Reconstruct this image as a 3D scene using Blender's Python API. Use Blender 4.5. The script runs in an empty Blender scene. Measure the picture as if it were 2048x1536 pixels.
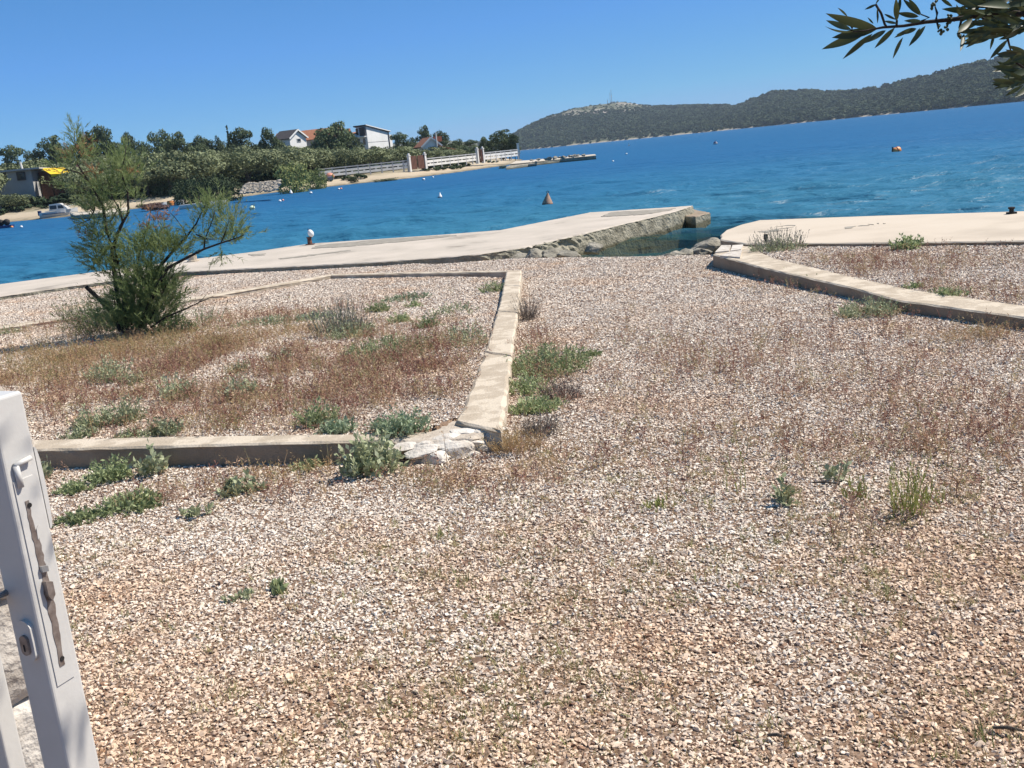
import bpy, math, random
import numpy as np
from mathutils import Vector, Matrix, Euler

rng = np.random.default_rng(7)
random.seed(7)
SC = bpy.context.scene
COL = SC.collection
R = math.radians

# ------------------------------------------------------------------ camera
F_PX, CAM_H, PITCH, ROLL = 2050.0, 1.65, R(12.81), R(-5.69)
cam_d = bpy.data.cameras.new('camera')
cam = bpy.data.objects.new('camera', cam_d); COL.objects.link(cam)
cam_d.sensor_width = 36.0
cam_d.lens = 36.0 * F_PX / 2048.0
cam_d.clip_start = 0.05; cam_d.clip_end = 20000
cam.location = (0, 0, CAM_H)
cam.rotation_euler = (Matrix.Rotation(math.pi/2 - PITCH, 3, 'X') @ Matrix.Rotation(ROLL, 3, 'Z')).to_euler()
SC.camera = cam

# ------------------------------------------------------------------ sky, sun, exposure
SUN_AZ, SUN_EL = R(78), R(52)          # azimuth measured from +Y towards +X
world = bpy.data.worlds.new('World'); SC.world = world; world.use_nodes = True
wn = world.node_tree.nodes; wl = world.node_tree.links
wn.clear()
sky = wn.new('ShaderNodeTexSky'); sky.sky_type = 'NISHITA'; sky.sun_disc = False
sky.sun_elevation = SUN_EL; sky.sun_rotation = SUN_AZ
sky.altitude = 0; sky.air_density = 0.35; sky.dust_density = 0.0; sky.ozone_density = 3.0
bg = wn.new('ShaderNodeBackground'); bg.inputs['Strength'].default_value = 0.071
wo = wn.new('ShaderNodeOutputWorld')
# the clear deep blue of a dry day, graded evenly over the whole dome
sep = wn.new('ShaderNodeSeparateColor'); cmb = wn.new('ShaderNodeCombineColor'); wl.new(sky.outputs[0], sep.inputs[0])
for ch, (ga, k, top) in enumerate(((.75, .945, 2.3), (.55, 2.187, 5.0), (.60, 3.235, 8.2))):
    pw = wn.new('ShaderNodeMath'); pw.operation = 'POWER'; pw.inputs[1].default_value = ga; wl.new(sep.outputs[ch], pw.inputs[0])
    ml = wn.new('ShaderNodeMath'); ml.operation = 'MULTIPLY'; ml.inputs[1].default_value = k; wl.new(pw.outputs[0], ml.inputs[0]); cp_ = wn.new('ShaderNodeMath'); cp_.operation = 'MINIMUM'; cp_.inputs[1].default_value = top; wl.new(ml.outputs[0], cp_.inputs[0]); wl.new(cp_.outputs[0], cmb.inputs[ch])
wl.new(cmb.outputs[0], bg.inputs[0]); wl.new(bg.outputs[0], wo.inputs[0])
sun_d = bpy.data.lights.new('sun', 'SUN'); sun_d.energy = 5.0; sun_d.angle = R(0.5); sun_d.color = (1.0, 0.925, 0.82)
sun = bpy.data.objects.new('sun', sun_d); COL.objects.link(sun)
SUNV = Vector((math.sin(SUN_AZ)*math.cos(SUN_EL), math.cos(SUN_AZ)*math.cos(SUN_EL), math.sin(SUN_EL)))
sun.rotation_euler = SUNV.to_track_quat('Z', 'Y').to_euler()
SC.view_settings.view_transform = 'Standard'; SC.view_settings.look = 'None'
SC.view_settings.exposure = 0.50; SC.view_settings.gamma = 1.0
SC.view_settings.use_curve_mapping = False
SC.render.engine = 'CYCLES'
SC.cycles.use_denoising = True
SC.cycles.max_bounces = 6; SC.cycles.transparent_max_bounces = 16

# ------------------------------------------------------------------ survey helpers (sight line -> place on the ground)
_c, _s = math.cos(ROLL), math.sin(ROLL)
_cp, _sp = math.cos(math.pi/2-PITCH), math.sin(math.pi/2-PITCH)
def ray(px, py):
    x = (px-1024)/F_PX; y = -(py-768)/F_PX
    x, y = _c*x-_s*y, _s*x+_c*y
    return np.array([x, _cp*y+_sp, _sp*y-_cp])
def at(px, py, z=0.0):
    d = ray(px, py); t = (z-CAM_H)/d[2]
    return np.array([0, 0, CAM_H])+d*t
def aty(px, py, Y):
    d = ray(px, py)
    return np.array([0, 0, CAM_H])+d*(Y/d[1])
def proj(P):
    P = np.asarray(P, float); x = P[..., 0]; y = P[..., 1]; z = P[..., 2]-CAM_H
    cy = _cp*y+_sp*z; cz = _sp*y-_cp*z           # camera frame
    u = x/np.maximum(cz, 1e-6); v = cy/np.maximum(cz, 1e-6)
    X = _c*u+_s*v; Y = -_s*u+_c*v
    return 1024+X*F_PX, 768-Y*F_PX, cz
def sstep(a, b, x):
    t = np.clip((np.asarray(x, float)-a)/(b-a), 0, 1); return t*t*(3-2*t)
def inside(px, py, poly):
    px = np.asarray(px, float); py = np.asarray(py, float); r = np.zeros(np.broadcast(px, py).shape, bool)
    n = len(poly)
    for i in range(n):
        x0, y0 = poly[i][:2]; x1, y1 = poly[(i+1) % n][:2]
        if y0 == y1: continue
        c = ((y0 > py) != (y1 > py)) & (px < (x1-x0)*(py-y0)/(y1-y0)+x0)
        r ^= c
    return r
def pdist(px, py, line):
    px = np.asarray(px, float); py = np.asarray(py, float); d = np.full(np.broadcast(px, py).shape, 1e9)
    for (x0, y0), (x1, y1) in zip(line[:-1], line[1:]):
        dx, dy = x1-x0, y1-y0; t = np.clip(((px-x0)*dx+(py-y0)*dy)/(dx*dx+dy*dy), 0, 1)
        d = np.minimum(d, np.hypot(px-x0-t*dx, py-y0-t*dy))
    return d
def vnoise(x, y, s=1.0, seed=0):
    x = np.asarray(x, float)*s+seed*17.3; y = np.asarray(y, float)*s+seed*9.1
    xi = np.floor(x); yi = np.floor(y); fx = x-xi; fy = y-yi
    fx = fx*fx*(3-2*fx); fy = fy*fy*(3-2*fy)
    def h(a, b):
        v = np.sin(a*127.1+b*311.7+seed*74.7)*43758.5453; return v-np.floor(v)
    return (h(xi, yi)*(1-fx)+h(xi+1, yi)*fx)*(1-fy)+(h(xi, yi+1)*(1-fx)+h(xi+1, yi+1)*fx)*fy
def fbm(x, y, s=1.0, seed=0, o=4):
    v = 0; a = .5
    for k in range(o): v = v+a*vnoise(x, y, s*2**k, seed+k); a *= .5
    return v

# ------------------------------------------------------------------ object helpers
def mesh_np(name, V, Fc, mat=None, smooth=False):
    me = bpy.data.meshes.new(name)
    V = np.asarray(V, np.float32)
    if isinstance(Fc, np.ndarray):
        k = Fc.shape[1]; n = len(Fc)
        me.vertices.add(len(V)); me.vertices.foreach_set('co', V.ravel())
        me.loops.add(n*k); me.loops.foreach_set('vertex_index', Fc.ravel().astype(np.int32))
        me.polygons.add(n); me.polygons.foreach_set('loop_start', np.arange(0, n*k, k, dtype=np.int32))
        me.update(calc_edges=True)
    else:
        me.from_pydata([tuple(map(float, v)) for v in V], [], Fc); me.update()
    if smooth: me.polygons.foreach_set('use_smooth', [True]*len(me.polygons))
    if mat:
        for m in (mat if isinstance(mat, (list, tuple)) else [mat]): me.materials.append(m)
    return me
def link(name, me, parent=None, loc=None, rot=None, scale=None):
    o = bpy.data.objects.new(name, me); COL.objects.link(o)
    if parent: o.parent = parent
    if loc is not None: o.location = tuple(float(v) for v in loc)
    if rot is not None: o.rotation_euler = rot
    if scale is not None: o.scale = scale if hasattr(scale, '__len__') else (scale,)*3
    return o
def tag(o, label=None, cat=None, group=None, kind=None):
    if label: o['label'] = label
    if cat: o['category'] = cat
    if group: o['group'] = group
    if kind: o['kind'] = kind
    return o
def thing(name, label, cat, loc=(0, 0, 0), rotz=0, group=None):
    o = bpy.data.objects.new(name, None); COL.objects.link(o); o.empty_display_size = .1
    o.location = tuple(float(v) for v in loc); o.rotation_euler = (0, 0, rotz)
    return tag(o, label, cat, group)
def copy_tree(o, parent=None):
    c = o.copy(); COL.objects.link(c); c.parent = parent
    for ch in list(o.children): copy_tree(ch, c)
    return c
class MB:
    def __init__(s): s.V = []; s.F = []
    def add(s, V, Fc):
        b = len(s.V); s.V += [tuple(map(float, v)) for v in V]; s.F += [tuple(int(i)+b for i in f) for f in Fc]; return s
    def box(s, c, size, rz=0.0, rx=0.0, ry=0.0):
        M = Euler((rx, ry, rz)).to_matrix(); hx, hy, hz = size[0]/2, size[1]/2, size[2]/2
        P = [M @ Vector((x*hx, y*hy, z*hz))+Vector(c) for x, y, z in ((-1,-1,-1),(1,-1,-1),(1,1,-1),(-1,1,-1),(-1,-1,1),(1,-1,1),(1,1,1),(-1,1,1))]
        return s.add(P, [(3,2,1,0),(4,5,6,7),(0,1,5,4),(1,2,6,5),(2,3,7,6),(3,0,4,7)])
    def tube(s, pts, rad, n=6, cap=True):
        pts = [Vector(p) for p in pts]; rad = rad if hasattr(rad, '__len__') else [rad]*len(pts)
        V = []; Fc = []
        for i, p in enumerate(pts):
            d = (pts[min(i+1, len(pts)-1)]-pts[max(i-1, 0)]).normalized()
            a = d.cross(Vector((0, 0, 1)))
            if a.length < 1e-3: a = d.cross(Vector((1, 0, 0)))
            a.normalize(); b = d.cross(a)
            for k in range(n):
                t = 2*math.pi*k/n; V.append(p+(a*math.cos(t)+b*math.sin(t))*rad[i])
        for i in range(len(pts)-1):
            for k in range(n): Fc.append((i*n+k, i*n+(k+1) % n, (i+1)*n+(k+1) % n, (i+1)*n+k))
        if cap: Fc.append(tuple(range(n-1, -1, -1))); Fc.append(tuple((len(pts)-1)*n+k for k in range(n)))
        return s.add(V, Fc)
    def lathe(s, prof, n=16, c=(0, 0, 0)):
        V = []; Fc = []
        for r, z in prof:
            for k in range(n): V.append((c[0]+r*math.cos(2*math.pi*k/n), c[1]+r*math.sin(2*math.pi*k/n), c[2]+z))
        for i in range(len(prof)-1):
            for k in range(n): Fc.append((i*n+k, i*n+(k+1) % n, (i+1)*n+(k+1) % n, (i+1)*n+k))
        Fc.append(tuple(range(n-1, -1, -1))); Fc.append(tuple((len(prof)-1)*n+k for k in range(n)))
        return s.add(V, Fc)
    def me(s, name, mat=None, smooth=False): return mesh_np(name, s.V, s.F, mat, smooth)
def hull_rock(seed, n=14, sq=(1, .75, .55), smooth=False):
    import bmesh
    r = np.random.default_rng(seed); P = r.normal(size=(n, 3)); P /= np.linalg.norm(P, axis=1)[:, None]
    P *= r.uniform(.8, 1.1, (n, 1)); P *= np.array(sq)*.5
    bm = bmesh.new()
    for p in P: bm.verts.new(p)
    res = bmesh.ops.convex_hull(bm, input=bm.verts[:])
    for v in [v for v in bm.verts if not v.link_faces]: bm.verts.remove(v)
    bm.verts.index_update()
    V = [tuple(v.co) for v in bm.verts]; Fc = [tuple(v.index for v in f.verts) for f in bm.faces]; bm.free()
    return V, Fc
def rough_rock(seed, sq=(1, .75, .55), sub=3, amp=.22):
    import bmesh
    bm = bmesh.new(); bmesh.ops.create_icosphere(bm, subdivisions=sub, radius=.5)
    from mathutils import noise
    off = Vector((seed*3.7, seed*1.3, seed*2.1))
    # chop by random planes to get facets, then add roughness
    r = np.random.default_rng(seed); N = r.normal(size=(9, 3)); N /= np.linalg.norm(N, axis=1)[:, None]; D = r.uniform(.25, .42, 9)
    for v in bm.verts:
        p = v.co.copy()
        for nrm, d in zip(N, D):
            nv = Vector(nrm); k = p.dot(nv)
            if k > d: p -= nv*(k-d)*.9
        p *= 1+amp*(noise.fractal(p*3+off, 1, 2, 3)*.5)
        v.co = Vector((p.x*sq[0], p.y*sq[1], p.z*sq[2]))*1.15
    bm.verts.index_update()
    V = [tuple(v.co) for v in bm.verts]; Fc = [tuple(v.index for v in f.verts) for f in bm.faces]; bm.free()
    return V, Fc

# ------------------------------------------------------------------ materials
def ramp_set(r, stops):
    e = r.color_ramp.elements
    while len(e) < len(stops): e.new(.5)
    for el, (p, c) in zip(e, stops): el.position = p; el.color = (*c, 1)
def material(name, stops, scale=6.0, rough=.85, bump=.3, bscale=40.0, detail=6, spec=.3, rand=0.0, coords='POS', bdist=.01, source='noise', trans=0.0, metallic=0.0, hue=0.0):
    m = bpy.data.materials.new(name); m.use_nodes = True; nt = m.node_tree; N = nt.nodes; L = nt.links
    p = N['Principled BSDF']; p.inputs['Roughness'].default_value = rough; p.inputs['Specular IOR Level'].default_value = spec
    p.inputs['Metallic'].default_value = metallic
    if coords == 'POS': g = N.new('ShaderNodeNewGeometry').outputs['Position']
    else: g = N.new('ShaderNodeTexCoord').outputs['Object']
    nz = N.new('ShaderNodeTexNoise'); nz.inputs['Scale'].default_value = scale; nz.inputs['Detail'].default_value = detail; nz.inputs['Roughness'].default_value = .62
    L.new(g, nz.inputs['Vector'])
    fac = nz.outputs['Fac']
    oi = None
    if rand > 0 or source == 'random' or hue > 0:
        oi = N.new('ShaderNodeObjectInfo')
    if source == 'random': fac = oi.outputs['Random']
    elif rand > 0:
        mr = N.new('ShaderNodeMapRange'); mr.inputs['To Min'].default_value = -rand; mr.inputs['To Max'].default_value = rand
        L.new(oi.outputs['Random'], mr.inputs['Value'])
        ad = N.new('ShaderNodeMath'); ad.operation = 'ADD'; L.new(fac, ad.inputs[0]); L.new(mr.outputs[0], ad.inputs[1]); fac = ad.outputs[0]
    r = N.new('ShaderNodeValToRGB'); ramp_set(r, stops); L.new(fac, r.inputs['Fac'])
    col = r.outputs['Color']
    if hue > 0:
        hs = N.new('ShaderNodeHueSaturation'); mr2 = N.new('ShaderNodeMapRange'); mr2.inputs['To Min'].default_value = 1-hue; mr2.inputs['To Max'].default_value = 1+hue
        L.new(oi.outputs['Random'], mr2.inputs['Value']); L.new(mr2.outputs[0], hs.inputs['Value']); L.new(col, hs.inputs['Color']); col = hs.outputs['Color']
    L.new(col, p.inputs['Base Color'])
    if bump > 0:
        nb = N.new('ShaderNodeTexNoise'); nb.inputs['Scale'].default_value = bscale; nb.inputs['Detail'].default_value = 5; L.new(g, nb.inputs['Vector'])
        b = N.new('ShaderNodeBump'); b.inputs['Strength'].default_value = bump; b.inputs['Distance'].default_value = bdist
        L.new(nb.outputs['Fac'], b.inputs['Height']); L.new(b.outputs[0], p.inputs['Normal'])
    if trans > 0:
        tl = N.new('ShaderNodeBsdfTranslucent'); L.new(col, tl.inputs['Color'])
        mx = N.new('ShaderNodeMixShader'); mx.inputs[0].default_value = trans
        L.new(p.outputs[0], mx.inputs[1]); L.new(tl.outputs[0], mx.inputs[2]); L.new(mx.outputs[0], N['Material Output'].inputs[0])
    return m
M = {}
M['concrete'] = material('concrete', [(.25, (.40, .345, .275)), (.45, (.51, .45, .365)), (.7, (.57, .51, .425)), (.85, (.46, .43, .38))], 2.2, .9, .5, 60, bdist=.006)
M['kerb'] = material('kerb_concrete', [(.25, (.33, .27, .20)), (.44, (.42, .35, .265)), (.50, (.44, .37, .285)), (.54, (.54, .465, .365)), (.75, (.56, .48, .385)), (.9, (.38, .335, .28))], 5.0, .9, .6, 70, bdist=.008)
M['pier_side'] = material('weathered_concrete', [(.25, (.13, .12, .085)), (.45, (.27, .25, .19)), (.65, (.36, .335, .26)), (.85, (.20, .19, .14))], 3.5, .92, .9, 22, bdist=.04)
M['kerb_side'] = material('shaded_kerb_face', [(.25, (.20, .155, .11)), (.5, (.28, .22, .16)), (.8, (.35, .285, .215))], 3.0, .92, .6, 60, bdist=.008)  # kerb concrete made darker and browner, shade of the faces put into the colour
M['rock'] = material('shore_rock', [(.25, (.10, .09, .07)), (.5, (.25, .23, .185)), (.75, (.42, .385, .32))], 5.0, .9, .9, 25, bdist=.03)
M['limestone'] = material('limestone', [(.22, (.30, .25, .20)), (.42, (.52, .47, .41)), (.7, (.66, .62, .56)), (.9, (.50, .49, .47))], 9.0, .85, .7, 55, bdist=.012, rand=.12)
def tide_line(m):
    # algae band between the water and the highest ripple, its edge broken up
    N = m.node_tree.nodes; L = m.node_tree.links; p = N['Principled BSDF']; src = p.inputs['Base Color'].links[0].from_socket
    g = N.new('ShaderNodeNewGeometry'); sx = N.new('ShaderNodeSeparateXYZ'); L.new(g.outputs['Position'], sx.inputs[0])
    nz = N.new('ShaderNodeTexNoise'); nz.inputs['Scale'].default_value = 3.5; nz.inputs['Detail'].default_value = 6; L.new(g.outputs['Position'], nz.inputs['Vector'])
    a = N.new('ShaderNodeMath'); a.operation = 'MULTIPLY_ADD'; L.new(nz.outputs['Fac'], a.inputs[0]); a.inputs[1].default_value = -.22; L.new(sx.outputs['Z'], a.inputs[2])
    r = N.new('ShaderNodeMapRange'); r.inputs['From Min'].default_value = -.43; r.inputs['From Max'].default_value = -.49; L.new(a.outputs[0], r.inputs['Value']); r.inputs['To Max'].default_value = .85
    mx = N.new('ShaderNodeMix'); mx.data_type = 'RGBA'; L.new(r.outputs[0], mx.inputs[0]); L.new(src, mx.inputs[6]); mx.inputs[7].default_value = (.085, .078, .042, 1); L.new(mx.outputs[2], p.inputs['Base Color'])
tide_line(M['pier_side'])
M['rubble'] = material('pale_rubble', [(.3, (.28, .24, .19)), (.7, (.46, .41, .34))], 1.5, .95, .4, 12, bdist=.04)
M['mortar'] = material('mortar', [(.3, (.36, .30, .24)), (.7, (.52, .46, .385))], 20, .95, .8, 60, bdist=.01)
M['ground'] = material('gravel_soil', [(.3, (.12, .072, .045)), (.5, (.22, .145, .098)), (.75, (.38, .285, .215))], 70, .95, 1.0, 45, bdist=.02)
M['white_paint'] = material('white_paint', [(.3, (.53, .515, .485)), (.7, (.59, .575, .545))], 15, .38, .12, 120, spec=.5, bdist=.002)
M['white_wall'] = material('white_render', [(.3, (.70, .69, .66)), (.7, (.80, .79, .77))], .6, .9, .2, 6, bdist=.02)
M['grey_wall'] = material('grey_render', [(.3, (.30, .30, .30)), (.7, (.40, .40, .39))], .6, .9, .2, 6, bdist=.02)
M['roof'] = material('terracotta_roof', [(.3, (.30, .12, .065)), (.7, (.42, .19, .11))], 3.0, .9, .4, 8, bdist=.03)
M['dark_roof'] = material('dark_eaves', [(.3, (.05, .04, .04)), (.7, (.09, .08, .08))], 3.0, .8, 0)
M['glass'] = material('dark_glass', [(.3, (.015, .017, .02)), (.7, (.03, .035, .04))], 2.0, .12, 0, spec=.6)
M['yellow'] = material('yellow_canvas', [(.3, (.80, .50, .02)), (.7, (.85, .56, .04))], 2.0, .8, 0)
M['orange'] = material('orange_plastic', [(.3, (.70, .24, .06)), (.7, (.80, .32, .10))], 6.0, .5, 0, spec=.5)
M['pink'] = material('coral_plastic', [(.3, (.72, .25, .15)), (.7, (.82, .36, .24))], 6.0, .5, 0, spec=.5)
M['rust'] = material('rust', [(.3, (.10, .045, .03)), (.6, (.17, .085, .06)), (.8, (.24, .13, .09))], 8.0, .85, .4, 40)
M['buoy_rust'] = material('faded_orange_steel', [(.3, (.20, .12, .085)), (.5, (.40, .25, .17)), (.75, (.47, .34, .26))], 5.0, .6, .3, 30)
M['buoy_white'] = material('white_plastic', [(.3, (.74, .75, .74)), (.7, (.82, .82, .80))], 6.0, .45, 0, spec=.5)
M['buoy_lime'] = material('pale_green_plastic', [(.3, (.62, .75, .50)), (.7, (.72, .82, .62))], 6.0, .45, 0, spec=.5)
M['navy'] = material('navy_plastic', [(.3, (.015, .03, .10)), (.7, (.03, .05, .15))], 6.0, .45, 0, spec=.5)
M['black'] = material('black_iron', [(.3, (.012, .012, .012)), (.7, (.035, .03, .028))], 20.0, .7, .3, 60)
M['steel'] = material('galvanised_steel', [(.3, (.35, .36, .37)), (.7, (.5, .5, .5))], 20.0, .45, .1, 60, metallic=.7)
M['lock_metal'] = material('worn_brass_grey', [(.3, (.16, .12, .10)), (.6, (.30, .25, .22)), (.8, (.44, .40, .36))], 60.0, .5, .3, 90, metallic=.5, bdist=.002)
M['fence'] = material('white_fence_concrete', [(.3, (.58, .55, .50)), (.7, (.74, .71, .66))], 1.5, .9, .2, 8)
M['fence_grey'] = material('grey_fence_concrete', [(.3, (.30, .30, .30)), (.7, (.42, .41, .40))], 1.5, .9, .2, 8)
M['bark'] = material('grey_bark', [(.3, (.045, .035, .03)), (.6, (.10, .085, .07)), (.8, (.17, .15, .13))], 25, .95, .8, 60, bdist=.01)
M['dark_bark'] = material('dark_bark', [(.3, (.022, .018, .016)), (.6, (.05, .04, .034)), (.8, (.09, .075, .062))], 25, .95, .8, 60, bdist=.01)
# foliage
M['olive'] = material('olive_foliage', [(0.28, (0.085, 0.105, 0.048)), (0.5, (0.165, 0.19, 0.095)), (0.72, (0.26, 0.28, 0.155))], .9, .75, 0, rand=.06, trans=.18, hue=.16)
M['pine'] = material('pine_foliage', [(0.3, (0.04, 0.06, 0.027)), (0.5, (0.078, 0.108, 0.048)), (0.75, (0.15, 0.18, 0.085))], .6, .8, 0, rand=.06, trans=.12, hue=.14)
M['bush'] = material('evergreen_bush_foliage', [(.3, (0.023, 0.039, 0.017)), (.5, (0.046, 0.069, 0.030)), (.75, (0.086, 0.113, 0.051))], .9, .8, 0, rand=.06, trans=.12, hue=.14)
M['lime_bush'] = material('yellow_green_foliage', [(.3, (0.104, 0.130, 0.046)), (.5, (0.221, 0.254, 0.091)), (.75, (0.364, 0.377, 0.156))], .9, .8, 0, rand=.06, trans=.18)
M['brush'] = material('reddish_brushwood', [(.3, (.07, .04, .035)), (.7, (.16, .10, .085))], 2, .9, 0)
M['tamarisk'] = material('tamarisk_foliage', [(0.25, (0.12, 0.17, 0.062)), (0.5, (0.22, 0.285, 0.115)), (0.75, (0.35, 0.38, 0.185))], 3.0, .75, 0, trans=.46)
M['dead'] = material('dead_orange_twigs', [(.3, (.26, .13, .055)), (.7, (.40, .23, .12))], 12, .9, 0, trans=.15)
M['fennel'] = material('sea_fennel_leaf', [(0.25, (0.19, 0.24, 0.11)), (0.5, (0.3, 0.35, 0.175)), (0.75, (0.45, 0.47, 0.29))], 9, .7, 0, trans=.25, hue=.15)
M['greyleaf'] = material('grey_green_leaf', [(.25, (0.204, 0.234, 0.126)), (.5, (0.348, 0.378, 0.228)), (.75, (0.504, 0.516, 0.360))], 9, .75, 0, trans=.2, hue=.15)
M['mat'] = material('blue_green_leaf', [(.25, (0.192, 0.270, 0.162)), (.5, (0.312, 0.390, 0.246)), (.75, (0.468, 0.516, 0.372))], 9, .75, 0, trans=.2, hue=.12)
M['lavender'] = material('lavender_stalk', [(.25, (0.138, 0.131, 0.125)), (.5, (0.225, 0.213, 0.200)), (.75, (0.350, 0.325, 0.312))], 12, .9, 0, trans=.1)
M['drytwig'] = material('grey_dead_twig', [(.25, (.13, .11, .09)), (.7, (.26, .22, .19))], 12, .95, 0)
M['redweed'] = material('red_brown_weed', [(0, (0.190, 0.084, 0.062)), (.35, (0.314, 0.168, 0.129)), (.6, (0.426, 0.269, 0.190)), (.8, (0.515, 0.381, 0.235)), (1, (0.336, 0.302, 0.146))], 5, .9, 0, source='random', trans=.2)
M['gold'] = material('golden_dry_grass', [(0, (.34, .22, .11)), (.35, (.46, .34, .18)), (.6, (.42, .25, .15)), (.85, (.36, .30, .15)), (1, (.24, .24, .10))], 5, .9, 0, source='random', trans=.25)
M['tuft'] = material('gravel_tuft_grass', [(0, (.22, .24, .09)), (.4, (.34, .33, .15)), (.7, (.45, .37, .19)), (1, (.42, .25, .13))], 5, .9, 0, source='random', trans=.25)
M['horsetail'] = material('yellow_green_stem', [(.25, (0.169, 0.221, 0.052)), (.5, (0.286, 0.312, 0.091)), (.8, (0.429, 0.403, 0.156))], 10, .8, 0, trans=.25)
M['olive_leaf'] = material('olive_leaf', [(.25, (.035, .05, .02)), (.5, (.06, .08, .033)), (.8, (.10, .115, .055))], 14, .5, 0, spec=.4, trans=.22, rand=.15)
M['scrub'] = material('hill_scrub', [(0.25, (0.022, 0.04, 0.018)), (0.5, (0.04, 0.064, 0.03)), (0.75, (0.085, 0.112, 0.055))], .02, .9, 0, rand=.25, trans=.1)

# pebbles: every stone takes its own tone; rusty and grey drifts over the yard
def stone_material():
    m = bpy.data.materials.new('crushed_limestone'); m.use_nodes = True; N = m.node_tree.nodes; L = m.node_tree.links
    p = N['Principled BSDF']; p.inputs['Roughness'].default_value = .82; p.inputs['Specular IOR Level'].default_value = .3
    oi = N.new('ShaderNodeObjectInfo'); r = N.new('ShaderNodeValToRGB')
    r.color_ramp.interpolation = 'LINEAR'
    ramp_set(r, [(0, (.12, .07, .05)), (.08, (.34, .23, .165)), (.2, (.44, .39, .35)), (.34, (.63, .525, .425)), (.70, (.745, .645, .54)), (.94, (.84, .78, .69))])
    L.new(oi.outputs['Random'], r.inputs['Fac'])
    nz = N.new('ShaderNodeTexNoise'); nz.inputs['Scale'].default_value = .9; nz.inputs['Detail'].default_value = 7; nz.inputs['Roughness'].default_value = .7
    L.new(oi.outputs['Location'], nz.inputs['Vector'])
    mr = N.new('ShaderNodeMapRange'); mr.inputs['From Min'].default_value = .50; mr.inputs['From Max'].default_value = .68
    mr.inputs['To Max'].default_value = .55; L.new(nz.outputs['Fac'], mr.inputs['Value'])
    # iron-stained soil washed over the gravel just inside the gate
    sx = N.new('ShaderNodeSeparateXYZ'); L.new(oi.outputs['Location'], sx.inputs[0])
    ny = N.new('ShaderNodeMapRange'); ny.inputs['From Min'].default_value = 4.6; ny.inputs['From Max'].default_value = 2.4; ny.inputs['To Max'].default_value = .15; L.new(sx.outputs['Y'], ny.inputs['Value'])
    ad = N.new('ShaderNodeMath'); L.new(nz.outputs['Fac'], ad.inputs[0]); L.new(ny.outputs[0], ad.inputs[1]); L.new(ad.outputs[0], mr.inputs['Value'])
    mx = N.new('ShaderNodeMix'); mx.data_type = 'RGBA'; mx.blend_type = 'MULTIPLY'
    L.new(mr.outputs[0], mx.inputs[0]); L.new(r.outputs['Color'], mx.inputs[6]); mx.inputs[7].default_value = (.92, .66, .44, 1)
    gp = N.new('ShaderNodeNewGeometry'); n2 = N.new('ShaderNodeTexNoise'); n2.inputs['Scale'].default_value = 90
    L.new(gp.outputs['Position'], n2.inputs['Vector'])
    m2 = N.new('ShaderNodeMix'); m2.data_type = 'RGBA'; m2.blend_type = 'MULTIPLY'; m2.inputs[0].default_value = .5
    L.new(mx.outputs[2], m2.inputs[6]); r2 = N.new('ShaderNodeValToRGB'); ramp_set(r2, [(.3, (.62, .58, .54)), (.6, (1, 1, 1))])
    L.new(n2.outputs['Fac'], r2.inputs['Fac']); L.new(r2.outputs['Color'], m2.inputs[7])
    L.new(m2.outputs[2], p.inputs['Base Color'])
    return m
M['stone'] = stone_material()

# ------------------------------------------------------------------ scattering of uncountable small stuff
PROTO = {}
def proto_collection(name, meshes):
    c = bpy.data.collections.new(name)
    for i, me in enumerate(meshes): c.objects.link(bpy.data.objects.new('%s_%02d' % (name, i), me))
    return c
def scatter(name, P, S, ROT, idx, coll, label=None):
    P = np.asarray(P, np.float32)
    me = bpy.data.meshes.new(name); me.vertices.add(len(P)); me.vertices.foreach_set('co', P.ravel())
    for an, arr, ty in (('scl', S, 'FLOAT_VECTOR'), ('rot', ROT, 'FLOAT_VECTOR')):
        a = me.attributes.new(an, ty, 'POINT'); a.data.foreach_set('vector', np.asarray(arr, np.float32).ravel())
    a = me.attributes.new('pid', 'INT', 'POINT'); a.data.foreach_set('value', np.asarray(idx, np.int32))
    me.update()
    o = link(name, me); o['kind'] = 'stuff'
    if label: o['label'] = label
    g = bpy.data.node_groups.new(name+'_scatter', 'GeometryNodeTree')
    g.interface.new_socket('Geometry', in_out='INPUT', socket_type='NodeSocketGeometry')
    g.interface.new_socket('Geometry', in_out='OUTPUT', socket_type='NodeSocketGeometry')
    N = g.nodes; L = g.links
    gi = N.new('NodeGroupInput'); go = N.new('NodeGroupOutput'); ip = N.new('GeometryNodeInstanceOnPoints')
    ci = N.new('GeometryNodeCollectionInfo'); ci.inputs['Collection'].default_value = coll
    ci.inputs['Separate Children'].default_value = True; ci.inputs['Reset Children'].default_value = True
    def na(nm, ty):
        n = N.new('GeometryNodeInputNamedAttribute'); n.data_type = ty; n.inputs['Name'].default_value = nm
        return [s for s in n.outputs if s.enabled and s.name == 'Attribute'][0]
    L.new(gi.outputs[0], ip.inputs['Points']); L.new(ci.outputs[0], ip.inputs['Instance'])
    ip.inputs['Pick Instance'].default_value = True
    L.new(na('pid', 'INT'), ip.inputs['Instance Index'])
    e2r = N.new('FunctionNodeEulerToRotation'); L.new(na('rot', 'FLOAT_VECTOR'), e2r.inputs[0]); L.new(e2r.outputs[0], ip.inputs['Rotation'])
    L.new(na('scl', 'FLOAT_VECTOR'), ip.inputs['Scale']); L.new(ip.outputs[0], go.inputs[0])
    md = o.modifiers.new('scatter', 'NODES'); md.node_group = g
    return o

# ================================================================== LARGE STRUCTURE
ZW = -0.45                                             # sea level
Z_PIER, Z_TER, Z_KERB = -0.02, 0.135, 0.10
xy = lambda px, py, z: tuple(at(px, py, z)[:2])
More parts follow.
